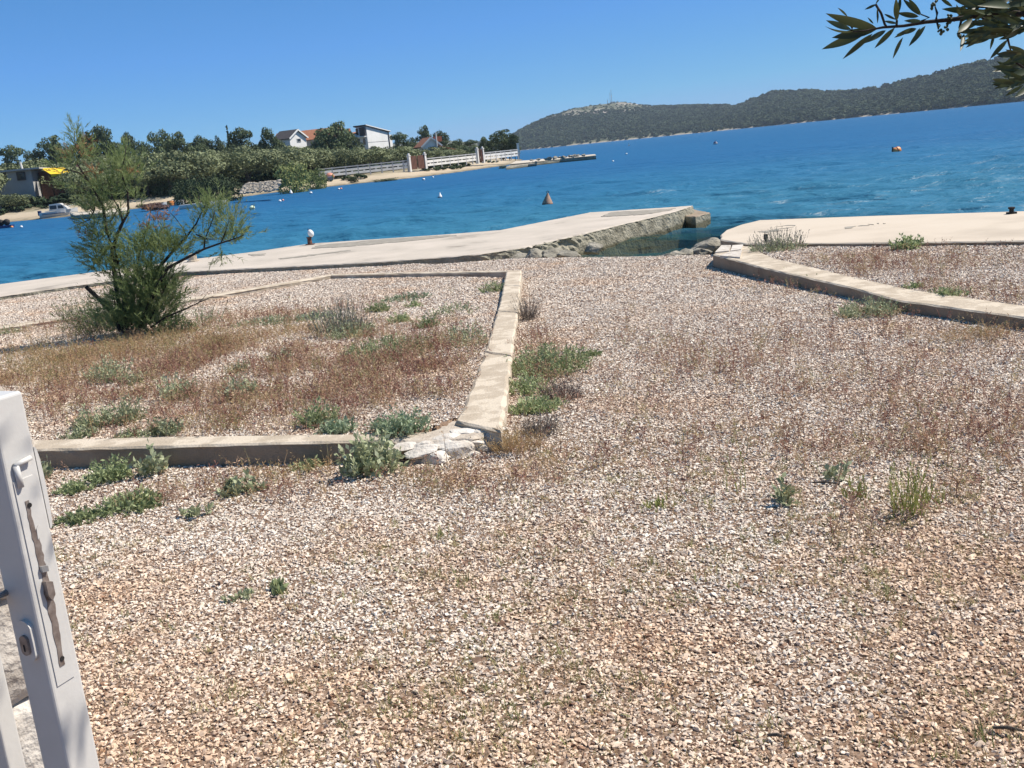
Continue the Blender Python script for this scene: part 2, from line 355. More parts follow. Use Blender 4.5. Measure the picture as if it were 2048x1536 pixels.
# outlines surveyed on the ground
near_front = [xy(-170, 905, .13), xy(68, 899, .13), xy(400, 890, .13), xy(600, 884.5, .13), xy(778, 880, .13)]
near_back = [xy(-170, 884, .13), xy(68, 879, .13), xy(400, 871, .13), xy(600, 868.5, .13), xy(742, 867, .13)]
mid_left = [xy(905, 842, .12), xy(920, 830, .12), xy(970, 700, .115), xy(1000, 600, .10), xy(1013, 540, .08)]
mid_right = [xy(1002, 862, .12), xy(1006, 832, .12), xy(1021, 725, .115), xy(1036, 620, .10), xy(1043, 540, .08)]
back_kerb_a = [xy(1013, 540.5, .03), xy(830, 544, .03), xy(660, 548, .03), xy(580, 562, .03), xy(410, 590, .03), xy(200, 622, .03), xy(0, 651, .03), xy(-150, 674, .03)]
bed_left = [near_back[0], near_back[1], near_back[2], near_back[3], near_back[4], mid_left[0], mid_left[1], mid_left[2], mid_left[3], mid_left[4]] + [back_kerb_a[i] for i in range(1, 8)]
rk_out = [xy(1425, 508, Z_KERB), xy(1520, 534, Z_KERB), xy(1700, 574, Z_KERB), xy(1800, 601, Z_KERB), xy(2048, 634, Z_KERB), xy(2300, 668, Z_KERB)]
rk_in = [xy(1494, 489, Z_KERB), xy(1545, 515, Z_KERB), xy(1700, 552, Z_KERB), xy(1815, 577, Z_KERB), xy(2048, 611, Z_KERB), xy(2300, 645, Z_KERB)]
rk_out.append(tuple(np.array(rk_out[-1])+1.6*(np.array(rk_out[-1])-np.array(rk_out[-2])))); rk_in.append(tuple(np.array(rk_in[-1])+1.6*(np.array(rk_in[-1])-np.array(rk_in[-2]))))
ter_front = [xy(1492, 487, Z_TER), xy(1780, 485, Z_TER), xy(2048, 481, Z_TER), xy(2900, 466, Z_TER)]
ter_back = [xy(2900, 398, Z_TER), xy(2048, 422, Z_TER), xy(1760, 431, Z_TER), xy(1520, 440, Z_TER), xy(1482, 449, Z_TER), xy(1452, 460, Z_TER), xy(1441, 469, Z_TER), xy(1441, 479, Z_TER)]
bed_right = rk_in + [ter_front[3], ter_front[2], ter_front[1], ter_front[0]]
pier_front = [(-70, 602), (0, 592), (136, 572), (363, 543), (650, 529), (760, 523), (870, 515), (960, 507), (1040, 495), (1100, 482), (1150, 470.5), (1185, 462), (1340, 425)]
pier_back = [(1386, 411), (1180, 424.5), (1000, 460), (900, 468), (620, 487), (510, 503), (380, 519), (180, 545), (0, 568), (-70, 578)]
pier_poly = [xy(*p, Z_PIER) for p in pier_front+pier_back]
pl = np.array(pier_poly)

coast = [(-60, -12), (pl[-1][0], pl[-1][1]-1.0), (pl[-4][0], pl[-4][1]-1.2), (pl[-6][0], pl[-6][1]-2.4), (-1.1, 17.3), (0.2, 17.0), (1.55, 15.9), (2.95, 14.75), (4.2, 14.4), (6.6, 12.6), (20, 2.2), (60, -30)]
def coast_s(x, y):
    cx = [c[0] for c in coast]; cy = [c[1] for c in coast]
    return y-np.interp(x, cx, cy)
def zg(x, y):
    """height of the gravel yard, its raised beds and the beach running under the sea"""
    x = np.asarray(x, float); y = np.asarray(y, float)
    z = -.10*sstep(8, 16, y)+.014*(fbm(x, y, .9, 3)-.5)
    s = coast_s(x, y)
    d = np.where(s < 0, 0, np.where(s < 1.2, -.33*s, -.396-.13*(s-1.2)))
    z = z+np.maximum(d, -5.4)
    bl = inside(x, y, bed_left); br = inside(x, y, bed_right)
    z = np.where(bl, .10-.13*sstep(6, 14.5, y)+.02*(fbm(x, y, .8, 5)-.5), z)
    z = np.where(br, .085+.02*(fbm(x, y, .8, 6)-.5), z)
    return z
def zg1(x, y): return float(zg(np.array([x]), np.array([y]))[0])
def grid_mesh(name, xs, ys, zf, mat):
    X, Y = np.meshgrid(xs, ys); Z = zf(X, Y); nx = len(xs); ny = len(ys)
    V = np.stack([X, Y, Z], -1).reshape(-1, 3)
    i = (np.arange(ny-1)[:, None]*nx+np.arange(nx-1)[None, :]).ravel()
    return mesh_np(name, V, np.stack([i, i+1, i+nx+1, i+nx], -1), mat, True)
xs = np.concatenate([np.arange(-60, -9, 3), np.arange(-9, 9, .085), np.arange(9, 61, 3)])
ys = np.concatenate([np.arange(-40, 1, 3), np.arange(1, 20, .085), np.arange(20, 76, 2.0)])
tag(link('ground', grid_mesh('ground', xs, ys, zg, M['ground'])), 'gravel yard sloping gently down to the small beach', kind='structure')

# seabed and sea
M['seabed'] = material('seabed', [(.3, (.06, .06, .03)), (.6, (.17, .16, .10))], .8, .95, 0)
tag(link('seabed', mesh_np('seabed', [(-4000, -4000, -5.6), (4000, -4000, -5.6), (4000, 4000, -5.6), (-4000, 4000, -5.6)], [(0, 1, 2, 3)], M['seabed'])), kind='structure')
def sea_material():
    m = bpy.data.materials.new('sea_water'); m.use_nodes = True; N = m.node_tree.nodes; L = m.node_tree.links
    p = N['Principled BSDF']; g = N.new('ShaderNodeNewGeometry')
    p.inputs['Roughness'].default_value = .46; p.inputs['IOR'].default_value = 1.33; p.inputs['Specular IOR Level'].default_value = .27
    # depth: distance from the beach head
    def dist(c, lo, hi):
        v = N.new('ShaderNodeVectorMath'); v.operation = 'DISTANCE'; L.new(g.outputs['Position'], v.inputs[0]); v.inputs[1].default_value = c
        mr = N.new('ShaderNodeMapRange'); mr.interpolation_type = 'SMOOTHSTEP'; mr.inputs['From Min'].default_value = lo; mr.inputs['From Max'].default_value = hi
        L.new(v.outputs['Value'], mr.inputs['Value']); return mr.outputs[0]
    deep = dist((6, 14, ZW), 9, 75)
    r = N.new('ShaderNodeValToRGB'); ramp_set(r, [(0, (.034, .150, .238)), (.22, (.025, .132, .245)), (1, (.016, .104, .235))])
    L.new(deep, r.inputs['Fac'])
    # patches of wind on the surface
    mp = N.new('ShaderNodeMapping'); mp.inputs['Scale'].default_value = (.03, .06, 1); L.new(g.outputs['Position'], mp.inputs['Vector'])
    n0 = N.new('ShaderNodeTexNoise'); n0.inputs['Scale'].default_value = 1; n0.inputs['Detail'].default_value = 4; L.new(mp.outputs[0], n0.inputs['Vector'])
    mx = N.new('ShaderNodeMix'); mx.data_type = 'RGBA'; mx.blend_type = 'MULTIPLY'; mx.inputs[0].default_value = .3
    rr = N.new('ShaderNodeValToRGB'); ramp_set(rr, [(.3, (.72, .78, .85)), (.65, (1.0, 1.05, 1.0))]); L.new(n0.outputs['Fac'], rr.inputs['Fac'])
    L.new(r.outputs['Color'], mx.inputs[6]); L.new(rr.outputs['Color'], mx.inputs[7]); L.new(mx.outputs[2], p.inputs['Base Color'])
    # ripples of three sizes
    h = None
    for (sx, sy, amp, det) in ((.16, .34, 2.2, 4), (.8, 1.6, .55, 4), (3.2, 6.0, .16, 3)):
        mp = N.new('ShaderNodeMapping'); mp.inputs['Scale'].default_value = (sx, sy, 1); mp.inputs['Rotation'].default_value = (0, 0, .35); L.new(g.outputs['Position'], mp.inputs['Vector'])
        n = N.new('ShaderNodeTexNoise'); n.inputs['Scale'].default_value = 1; n.inputs['Detail'].default_value = det; n.inputs['Distortion'].default_value = .6; L.new(mp.outputs[0], n.inputs['Vector'])
        a = N.new('ShaderNodeMath'); a.operation = 'MULTIPLY'; a.inputs[1].default_value = amp; L.new(n.outputs['Fac'], a.inputs[0])
        if h is None: h = a.outputs[0]
        else:
            ad = N.new('ShaderNodeMath'); ad.operation = 'ADD'; L.new(h, ad.inputs[0]); L.new(a.outputs[0], ad.inputs[1]); h = ad.outputs[0]
    b = N.new('ShaderNodeBump'); b.inputs['Strength'].default_value = 1.0; b.inputs['Distance'].default_value = .36
    L.new(h, b.inputs['Height']); L.new(b.outputs[0], p.inputs['Normal'])
    # clear shallows beside the beach head
    tr = N.new('ShaderNodeBsdfTransparent'); tr.inputs['Color'].default_value = (.86, .90, .78, 1)
    cl = dist((2.5, 17.8, ZW), 3.0, 8.5)
    mr = N.new('ShaderNodeMapRange'); mr.inputs['To Min'].default_value = .86; mr.inputs['To Max'].default_value = 0; L.new(cl, mr.inputs['Value'])
    ms = N.new('ShaderNodeMixShader'); L.new(mr.outputs[0], ms.inputs[0]); L.new(p.outputs[0], ms.inputs[1]); L.new(tr.outputs[0], ms.inputs[2])
    L.new(ms.outputs[0], N['Material Output'].inputs[0])
    return m
M['sea'] = sea_material()
def sea_mesh():
    r = [8.0]
    while r[-1] < 3600: r.append(r[-1]+max(.11, r[-1]**2/2150*.55))
    r = np.array(r); r[-1] = 3600
    th = np.concatenate([np.linspace(-180, -36, 26)[:-1], np.linspace(-36, 36, 620), np.linspace(36, 180, 26)[1:]])*math.pi/180
    RR, TH = np.meshgrid(r, th, indexing='ij'); X = RR*np.sin(TH); Y = RR*np.cos(TH)
    dr = np.gradient(r)[:, None]; g = np.random.default_rng(91); H = np.zeros_like(X)
    gust = .8+.4*fbm(X, Y, .06, 71)
    for lam in np.geomspace(.32, 5.5, 72):
        k = 2*math.pi/lam; a = g.normal(math.radians(195), .55); amp = .0076*lam*(1 if lam < 2 else (2/lam)**.7)*g.uniform(.6, 1.3)
        m = sstep(2.0, 3.2, lam/dr)
        if m.max() <= 0: continue
        ph = g.random()*6.283
        H += m*amp*np.sin(k*(X*math.sin(a)+Y*math.cos(a))+ph+2.2*vnoise(X, Y, .4/lam, 5))
    H *= gust*(np.abs(TH) < .62)*sstep(.05, 2.2, coast_s(X, Y))*.9+.02
    V = np.stack([X, Y, ZW+H], -1).reshape(-1, 3); n1 = len(th)
    i = (np.arange(len(r)-1)[:, None]*n1+np.arange(n1-1)[None, :]).ravel()
    return mesh_np('sea', V, np.stack([i, i+n1, i+n1+1, i+1], -1)[:, ::-1].copy(), M['sea'], True)
tag(link('sea', sea_mesh()), 'rippled blue bay water, clearer beside the jetty', kind='structure')

# ---- slabs with worn, uneven edges
def resample(poly, seg):
    out = []
    n = len(poly)
    for i in range(n):
        a = np.array(poly[i]); b = np.array(poly[(i+1) % n]); k = max(1, int(round(np.linalg.norm(b-a)/seg)))
        for j in range(k): out.append(a+(b-a)*j/k)
    return np.array(out)
def slab(name, poly, zt, zb, mats, seg=.16, amp=lambda x, y: .008, levels=6, lip=.012, zt_f=None, matsplit=True):
    P = resample(poly, seg); n = len(P)
    area = sum(P[i][0]*P[(i+1) % n][1]-P[(i+1) % n][0]*P[i][1] for i in range(n))
    if area < 0: P = P[::-1]
    T = np.roll(P, -1, 0)-np.roll(P, 1, 0); T /= np.linalg.norm(T, axis=1)[:, None]+1e-9
    Nn = np.stack([T[:, 1], -T[:, 0]], 1)
    rr = np.random.default_rng(len(name)+n)
    A = np.array([amp(x, y) for x, y in P])
    zt_v = np.array([zt_f(x, y) for x, y in P]) if zt_f else np.full(n, zt)
    V = []; F = []
    zs = [(-lip*1.3, 0.0), (0, -lip)]+[(None, -lip-(k+1)/levels*(1.0)) for k in range(levels)]
    rings = []
    base_j = rr.normal(0, 1, n)*A*.5
    for li in range(2+levels):
        if li == 0: off = -lip*1.3+base_j-np.abs(rr.normal(0, 1, n))*A*.6; z = zt_v-np.abs(rr.normal(0, .15, n))*A
        elif li == 1: off = base_j+rr.normal(0, 1, n)*A*.3; z = zt_v-lip-np.abs(rr.normal(0, .5, n))*A
        else:
            t = ((li-1)/levels)**2.1; z = (zt_v-lip)*(1-t)+zb*t
            off = base_j*.4+(np.array([fbm(P[q, 0]*3+P[q, 1]*2.2, z[q]*5+q*.013, 1.1, 61) for q in range(n)])-.47)*A*3.2+rr.normal(0, .35, n)*A
        ring = np.column_stack([P+Nn*off[:, None], z]); rings.append(ring)
    V = np.concatenate(rings)
    F = [tuple(range(n))]
    for li in range(1+levels):
        for k in range(n):
            a = li*n+k; b = li*n+(k+1) % n; F.append((a, a+n, b+n, b))
    me = mesh_np(name, V, F, mats)
    me.polygons[0].material_index = 0
    if len(me.materials) > 1:
        mi = [0]+[0]*n+[1]*(len(F)-1-n)
        me.polygons.foreach_set('material_index', mi)
    return me
def pier_amp(x, y):
    g = math.exp(-((x-1.1)**2+(y-18.5)**2)/1.6); return .010+.050*g+(.006 if x > 1.5 else 0)
M['pier_top'] = material('jetty_concrete', [(0.3, (0.27, 0.235, 0.195)), (0.4, (0.43, 0.38, 0.32)), (0.7, (0.53, 0.465, 0.395)), (0.9, (0.46, 0.41, 0.35))], .9, .9, .4, 30, bdist=.008)
jt = thing('concrete_jetty', 'long pale concrete jetty curving out from the gravel yard into the bay', 'jetty', (*pl[8], 0))
jo = Vector((-pl[8][0], -pl[8][1], 0))
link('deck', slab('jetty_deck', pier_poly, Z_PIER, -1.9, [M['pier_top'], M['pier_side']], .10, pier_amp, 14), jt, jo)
# lower landing block at the jetty's end
st_front = [xy(1340, 431, -.2), xy(1391, 433, -.2), xy(1420, 424.5, -.2), xy(1386, 418, -.2)]
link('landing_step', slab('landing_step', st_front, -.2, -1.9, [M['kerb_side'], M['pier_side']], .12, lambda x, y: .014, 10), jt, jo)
# mended crack in the deck: darker seam strips proud of the concrete
M['stain'] = material('old_dark_patch', [(.3, (.20, .18, .15)), (.7, (.34, .31, .26))], 6, .95, .4, 60, bdist=.004)
def patch(name, px_pts, z, parent, off, seed, mat='stain', th=.005):
    P = resample([xy(*p, z) for p in px_pts], .10); r = np.random.default_rng(seed); n = len(P)
    P = P+r.normal(0, .035, P.shape)
    V = [(*p, z+th) for p in P]+[(*p, z-.01) for p in P]
    F = [tuple(range(n))]+[(i, i+n, (i+1) % n+n, (i+1) % n) for i in range(n)]
    a = sum(P[i][0]*P[(i+1) % n][1]-P[(i+1) % n][0]*P[i][1] for i in range(n))
    if a < 0: F[0] = F[0][::-1]
    return link(name, mesh_np(name, V, F, M[mat]), parent, off)
patch('worn_patch', [(640, 490), (760, 479), (900, 470), (915, 472), (800, 484), (700, 493), (625, 497)], Z_PIER, jt, jo, 2)
patch('worn_patch', [(1225, 424), (1290, 421), (1352, 417), (1340, 421), (1290, 429), (1200, 434)], Z_PIER, jt, jo, 3)
patch('worn_patch', [(498, 509), (530, 507), (532, 510), (505, 512)], Z_PIER, jt, jo, 4)
patch('worn_patch', [(560, 517), (640, 507), (700, 500), (702, 501.5), (640, 509.5), (562, 519)], Z_PIER, jt, jo, 5)

ter = thing('concrete_terrace', 'smooth beige concrete terrace at the water behind the raised gravel bed', 'terrace', (*ter_front[0], 0))
to = Vector((-ter_front[0][0], -ter_front[0][1], 0))
M['terrace_top'] = material('terrace_concrete', [(0.3, (0.42, 0.355, 0.28)), (0.5, (0.52, 0.445, 0.355)), (0.75, (0.56, 0.485, 0.395))], .7, .9, .3, 80, bdist=.004)
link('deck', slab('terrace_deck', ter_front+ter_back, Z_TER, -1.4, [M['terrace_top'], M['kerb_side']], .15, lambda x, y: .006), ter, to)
for i, pts in enumerate([[(1518, 464), (1560, 458), (1592, 453), (1560, 460), (1535, 465.5)], [(1690, 456), (1702, 454), (1712, 452), (1703, 457)], [(1720, 451.5), (1728, 450), (1729, 451.5)], [(1733, 449), (1741, 448), (1742, 449.5)], [(1752, 447), (1759, 446.2), (1759, 448)], [(1764, 447), (1770, 446.4), (1770, 448.4)], [(1560, 452), (1585, 451), (1590, 452)]]):
    patch('pitted_patch', pts, Z_TER, ter, to, 20+i)

# ---- low walls
def strip_wall(L_, R_, zt, zb, mats, seg=.12, amp=.006):
    return slab('low_wall', list(L_)+list(R_)[::-1], 0, zb, mats, seg, lambda x, y: amp, levels=4, lip=.01, zt_f=zt)
wl_near = thing('low_concrete_wall', 'low concrete wall edging the weedy bed on the near side, ending in broken white stones', 'low wall', (*near_front[2], 0))
def lerp2(line, t0, t1):
    L_ = np.array(line); d = np.r_[0, np.cumsum(np.hypot(*np.diff(L_, axis=0).T))]; d /= d[-1]
    ts = [t0]+[t for t in d if t0 < t < t1]+[t1]
    return [tuple(np.array([np.interp(t, d, L_[:, 0]), np.interp(t, d, L_[:, 1])])) for t in ts]
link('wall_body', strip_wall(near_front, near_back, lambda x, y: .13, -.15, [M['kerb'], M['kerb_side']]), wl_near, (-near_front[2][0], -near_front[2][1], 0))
wl_mid = thing('low_concrete_wall', 'narrow concrete wall running from the broken stone corner towards the jetty', 'low wall', (*mid_left[2], 0))
zmid = lambda x, y: .12-.04*float(sstep(5, 13, y))
# cast in four lengths with open joints
def lerp2(line, t0, t1):
    L_ = np.array(line); d = np.r_[0, np.cumsum(np.hypot(*np.diff(L_, axis=0).T))]; d /= d[-1]
    ts = [t0]+[t for t in d if t0 < t < t1]+[t1]
    return [tuple(np.array([np.interp(t, d, L_[:, 0]), np.interp(t, d, L_[:, 1])])) for t in ts]
cuts = [0, .27, .545, .80, 1.0]
for a, b in zip(cuts[:-1], cuts[1:]):
    e = .0012
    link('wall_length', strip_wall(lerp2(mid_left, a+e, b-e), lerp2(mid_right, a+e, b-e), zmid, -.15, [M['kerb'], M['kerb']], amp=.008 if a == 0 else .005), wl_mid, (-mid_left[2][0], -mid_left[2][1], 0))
wl_back = thing('garden_kerb', 'thin concrete kerb along the far edge of the weedy bed before the jetty', 'kerb', (*back_kerb_a[2], 0))
inner = [xy(1013, 545, .015), xy(830, 547.5, .02), xy(662, 551.5, .02), xy(578, 567, .02), xy(408, 596, .02), xy(200, 628, .02), xy(0, 657.5, .02), xy(-150, 681, .02)]
link('kerb_body', strip_wall(back_kerb_a, inner, lambda x, y: .03, -.2, [M['kerb'], M['kerb']], .14, .006), wl_back, (-back_kerb_a[2][0], -back_kerb_a[2][1], 0))
wl_right = thing('low_concrete_wall', 'low concrete wall holding up the raised gravel bed before the beige terrace', 'low wall', (*rk_out[2], 0))
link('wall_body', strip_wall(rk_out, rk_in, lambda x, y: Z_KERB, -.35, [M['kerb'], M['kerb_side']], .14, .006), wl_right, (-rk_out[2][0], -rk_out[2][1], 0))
# flagstones set at its seaward end
for i, q in enumerate([[(1430, 505), (1443, 491), (1462, 491), (1458, 502)], [(1461, 502), (1465, 491), (1487, 489.5), (1482, 499)], [(1440, 512), (1460, 504), (1484, 501), (1480, 515)]]):
    P = resample([xy(*p, Z_KERB+.01) for p in q], .12); n = len(P)
    V = [(*p, Z_KERB+.016) for p in P]+[(*p, Z_KERB-.02) for p in P]
    F = [tuple(range(n))[::-1]]+[(k, (k+1) % n, (k+1) % n+n, k+n) for k in range(n)]
    link('flagstone', mesh_np('flagstone', V, F, M['limestone']), wl_right, (-rk_out[2][0], -rk_out[2][1], 0))

# white stones of the broken corner (parts of the near wall)
corner = [  # px, py, size(m), flat, z, rz
    (782, 886, .10, .6, .115, .2), (812, 880, .15, .45, .11, -.1), (845, 890, .17, .62, .095, .25), (880, 872, .16, .4, .115, -.3), (845, 874, .15, .4, .115, .3),
    (868, 905, .16, .85, .05, .1), (830, 912, .13, .8, .03, .5), (905, 885, .21, 1.0, .07, .6), (893, 862, .16, .45, .12, .5), (925, 852, .18, .45, .12, .3),
    (940, 875, .16, .8, .08, .7), (960, 856, .14, .7, .105, .3), (985, 862, .13, .9, .09, .0), (968, 842, .15, .45, .12, .2), (995, 846, .10, .6, .115, .9), (935, 896, .12, .8, .04, .3), (905, 908, .12, .7, .02, .9), (975, 884, .12, .9, .045, .4)]
for i, (px, py, s, fl, z, rz) in enumerate(corner):
    V, F = rough_rock(40+i, (1, .72, fl*.62), 3, .25)
    p = at(px, py, z)
    link('stone', mesh_np('stone', V, F, M['limestone']), wl_near, (p[0]-near_front[2][0], p[1]-near_front[2][1], z-.042), (0.08*math.sin(i*3), .08*math.cos(i*2), rz-.2), (s*1.2, s*1.2, s*1.0))
mc = [xy(772, 886, .07), xy(850, 893, .07), xy(930, 885, .07), xy(992, 868, .07), xy(1000, 850, .07), xy(905, 846, .07), xy(860, 868, .07), xy(765, 872, .07)]
link('mortar_core', slab('mortar_core', mc, .090, -.1, [M['mortar'], M['mortar']], .06, lambda x, y: .012, 3), wl_near, (-near_front[2][0], -near_front[2][1], 0))

# ---- rocks at the foot of the jetty and by the terrace
rocks = [((1042, 516), .42, (1, .7, .38), 'low flat grey rock at the beach edge below the jetty'), ((1075, 514), .42, (1, .7, .45), 'rounded tan rock at the beach edge below the jetty'),
    ((1112, 509), .50, (1, .6, .35), 'flat slab-like rock lying against the jetty foot'), ((1140, 512), .36, (1, .8, .5), 'dark angular rock beside the shallow water under the jetty'),
    ((1065, 500), .46, (1, .6, .7), 'broken concrete lump under the crumbling jetty edge'), ((1105, 494), .50, (1, .6, .8), 'large pale boulder wedged under the crumbling jetty edge'),
    ((1145, 491), .38, (1, .7, .9), 'upright grey boulder below the crumbling corner of the jetty'), ((1020, 508), .36, (1, .5, .6), 'small rough rock in the shadow of the jetty edge'),
    ((1358, 513), .34, (1, .6, .45), 'small brown rock in the shallows beyond the gravel'), ((1380, 509), .36, (1, .7, .5), 'middle one of the small rocks by the end of the kerb'),
    ((1405, 508), .36, (1, .7, .55), 'dark rock tucked under the end of the kerb by the water'), ((1330, 515), .26, (1, .7, .4), 'flat wet stone at the water beyond the gravel'), ((1185, 497), .32, (1, .6, .6), 'algae-stained rock against the jetty side in shallow water'), ((1422, 497), .5, (1, .75, .5), 'pale concrete block leaning under the terrace corner')]
for i, ((px, py), s, sq, lab) in enumerate(rocks):
    z = -.18 if py > 505 else -.25
    p = at(px, py, z); V, F = rough_rock(100+i, sq, 4, .3)
    tag(link('rock', mesh_np('rock', V, F, M['rock']), None, (p[0], p[1]+.12, z-.02), (.1, .12*math.sin(i), .5*i), s*1.25), lab, 'rock', 'rocks at the jetty foot')

# ================================================================== FAR SHORE
shore = [(-420, 128), (-130, 122)]+[tuple(at(px, py, ZW)[:2]) for px, py in ((0, 446), (45, 442), (100, 437.5), (160, 431), (250, 420), (350, 410), (450, 399), (560, 384), (640, 376), (700, 369), (780, 361), (850, 353.5), (930, 343), (985, 335), (1020, 330))]
tipx, tipy = shore[-1]
penin = shore+[(tipx+2.6, tipy+14), (tipx+4.5, tipy+60), (tipx+2, tipy+150), (-60, 700), (-420, 700)]
edge = shore+penin[len(shore):len(shore)+3]
def zp(x, y):
    x = np.asarray(x, float); y = np.asarray(y, float)
    d = pdist(x, y, edge); ins = inside(x, y, penin); s = np.where(ins, d, -d)
    z = ZW-.03+np.where(s < 0, np.maximum(.25*s, -4.5), .95*sstep(0, 8.5, s)+.016*np.clip(s-8, 0, 120))
    z = z+np.where(ins, .030*np.clip(-25-x, 0, 110)*sstep(14, 60, s)+.25*(fbm(x, y, .12, 9)-.5)*sstep(2, 12, s), 0)
    return z
def zp1(x, y): return float(zp(np.array([x]), np.array([y]))[0])
def shore_mat():
    m = material('shore_soil', [(.25, (.075, .085, .045)), (.45, (.16, .145, .085)), (.65, (.24, .20, .13)), (.85, (.11, .12, .06))], .35, .95, .6, 3, bdist=.1)
    N = m.node_tree.nodes; L = m.node_tree.links; p = N['Principled BSDF']
    src = p.inputs['Base Color'].links[0].from_socket
    g = N.new('ShaderNodeNewGeometry'); sx = N.new('ShaderNodeSeparateXYZ'); L.new(g.outputs['Position'], sx.inputs[0])
    nz = N.new('ShaderNodeTexNoise'); nz.inputs['Scale'].default_value = .8; nz.inputs['Detail'].default_value = 6; L.new(g.outputs['Position'], nz.inputs['Vector'])
    ad = N.new('ShaderNodeMath'); ad.operation = 'MULTIPLY_ADD'; L.new(nz.outputs['Fac'], ad.inputs[0]); ad.inputs[1].default_value = .5; L.new(sx.outputs['Z'], ad.inputs[2])
    r = N.new('ShaderNodeValToRGB')
    mr = N.new('ShaderNodeMapRange'); mr.inputs['From Min'].default_value = ZW; mr.inputs['From Max'].default_value = ZW+1.6; L.new(ad.outputs[0], mr.inputs['Value'])
    ramp_set(r, [(.14, (.10, .085, .055)), (.22, (.30, .25, .17)), (.34, (.43, .35, .25)), (.58, (.46, .385, .28))])
    L.new(mr.outputs[0], r.inputs['Fac'])
    k = N.new('ShaderNodeMapRange'); k.inputs['From Min'].default_value = .52; k.inputs['From Max'].default_value = .78; L.new(mr.outputs[0], k.inputs['Value'])
    mx = N.new('ShaderNodeMix'); mx.data_type = 'RGBA'; L.new(k.outputs[0], mx.inputs[0]); L.new(r.outputs['Color'], mx.inputs[6]); L.new(src, mx.inputs[7]); L.new(mx.outputs[2], p.inputs['Base Color'])
    return m
M['shore'] = shore_mat()
pxs = np.concatenate([np.arange(-420, -110, 9), np.arange(-110, 24, 1.3)]); pys = np.concatenate([np.arange(84, 200, 1.3), np.arange(200, 720, 9)])
tag(link('far_shore_terrain', grid_mesh('far_shore_terrain', pxs, pys, zp, M['shore'])), 'low wooded headland across the bay', kind='structure')

# ---- the long hill across the bay
ridge_px = [(300, 330), (640, 300), (800, 286), (905, 281), (960, 287), (1010, 287), (1041, 265), (1099, 235), (1149, 218), (1190, 211), (1224, 207), (1249, 204), (1304, 212), (1350, 214), (1404, 214), (1474, 214), (1504, 205), (1554, 191), (1619, 188), (1649, 192), (1709, 190), (1764, 182), (1824, 166), (1874, 155), (1924, 142), (1990, 130), (2048, 115), (2200, 90), (2500, 70), (2900, 110)]
rp = np.array(ridge_px, float)
def hill_col(px):
    """one meridian of the hill: coast point, ridge point"""
    dc = float(np.interp(px, [300, 1041, 1500, 2048, 2900], [1750, 1500, 1300, 980, 800]))
    hd = np.array([ray(px, 302-(px-1024)*.0997)[0], ray(px, 302-(px-1024)*.0997)[1]]); hd /= np.linalg.norm(hd)
    depth = float(np.interp(px, [300, 960, 1041, 1250, 1600, 2048, 2900], [500, 500, 260, 700, 520, 420, 420]))
    rd = dc+depth; ry = float(np.interp(px, rp[:, 0], rp[:, 1]))
    d = ray(px, ry); zr = CAM_H+d[2]/np.hypot(d[0], d[1])*rd
    return hd, dc, rd, max(zr, 4)
cols = np.concatenate([np.arange(300, 960, 30), np.arange(960, 2300, 7), np.arange(2300, 2901, 40)])
vv = np.concatenate([np.array([-.12, -.03]), np.linspace(0, 1, 34), np.array([1.15, 1.4, 1.8, 2.4])])
HV = np.zeros((len(vv), len(cols), 3))
HC = [hill_col(c) for c in cols]
for j, (hd, dc, rd, zr) in enumerate(HC):
    for i, v in enumerate(vv):
        dd = dc+(rd-dc)*v; x, y = hd*dd
        if v <= 0: z = ZW+v*60
        elif v <= 1: z = ZW+.6+(zr-ZW)*(1.25*v-.25*v**3 if v < 1 else 1)*(1)
        else: z = zr*math.exp(-1.2*(v-1)**1.4)-2
        if 0 < v < 1:
            e = math.sin(v*math.pi); z += e*(14*(fbm(x, y, .006, 31)-.47)+5*(fbm(x, y, .02, 35)-.47))
            z = min(z, ZW+.6+(zr)*min(1, v*1.02+.02))
        HV[i, j] = (x, y, z)
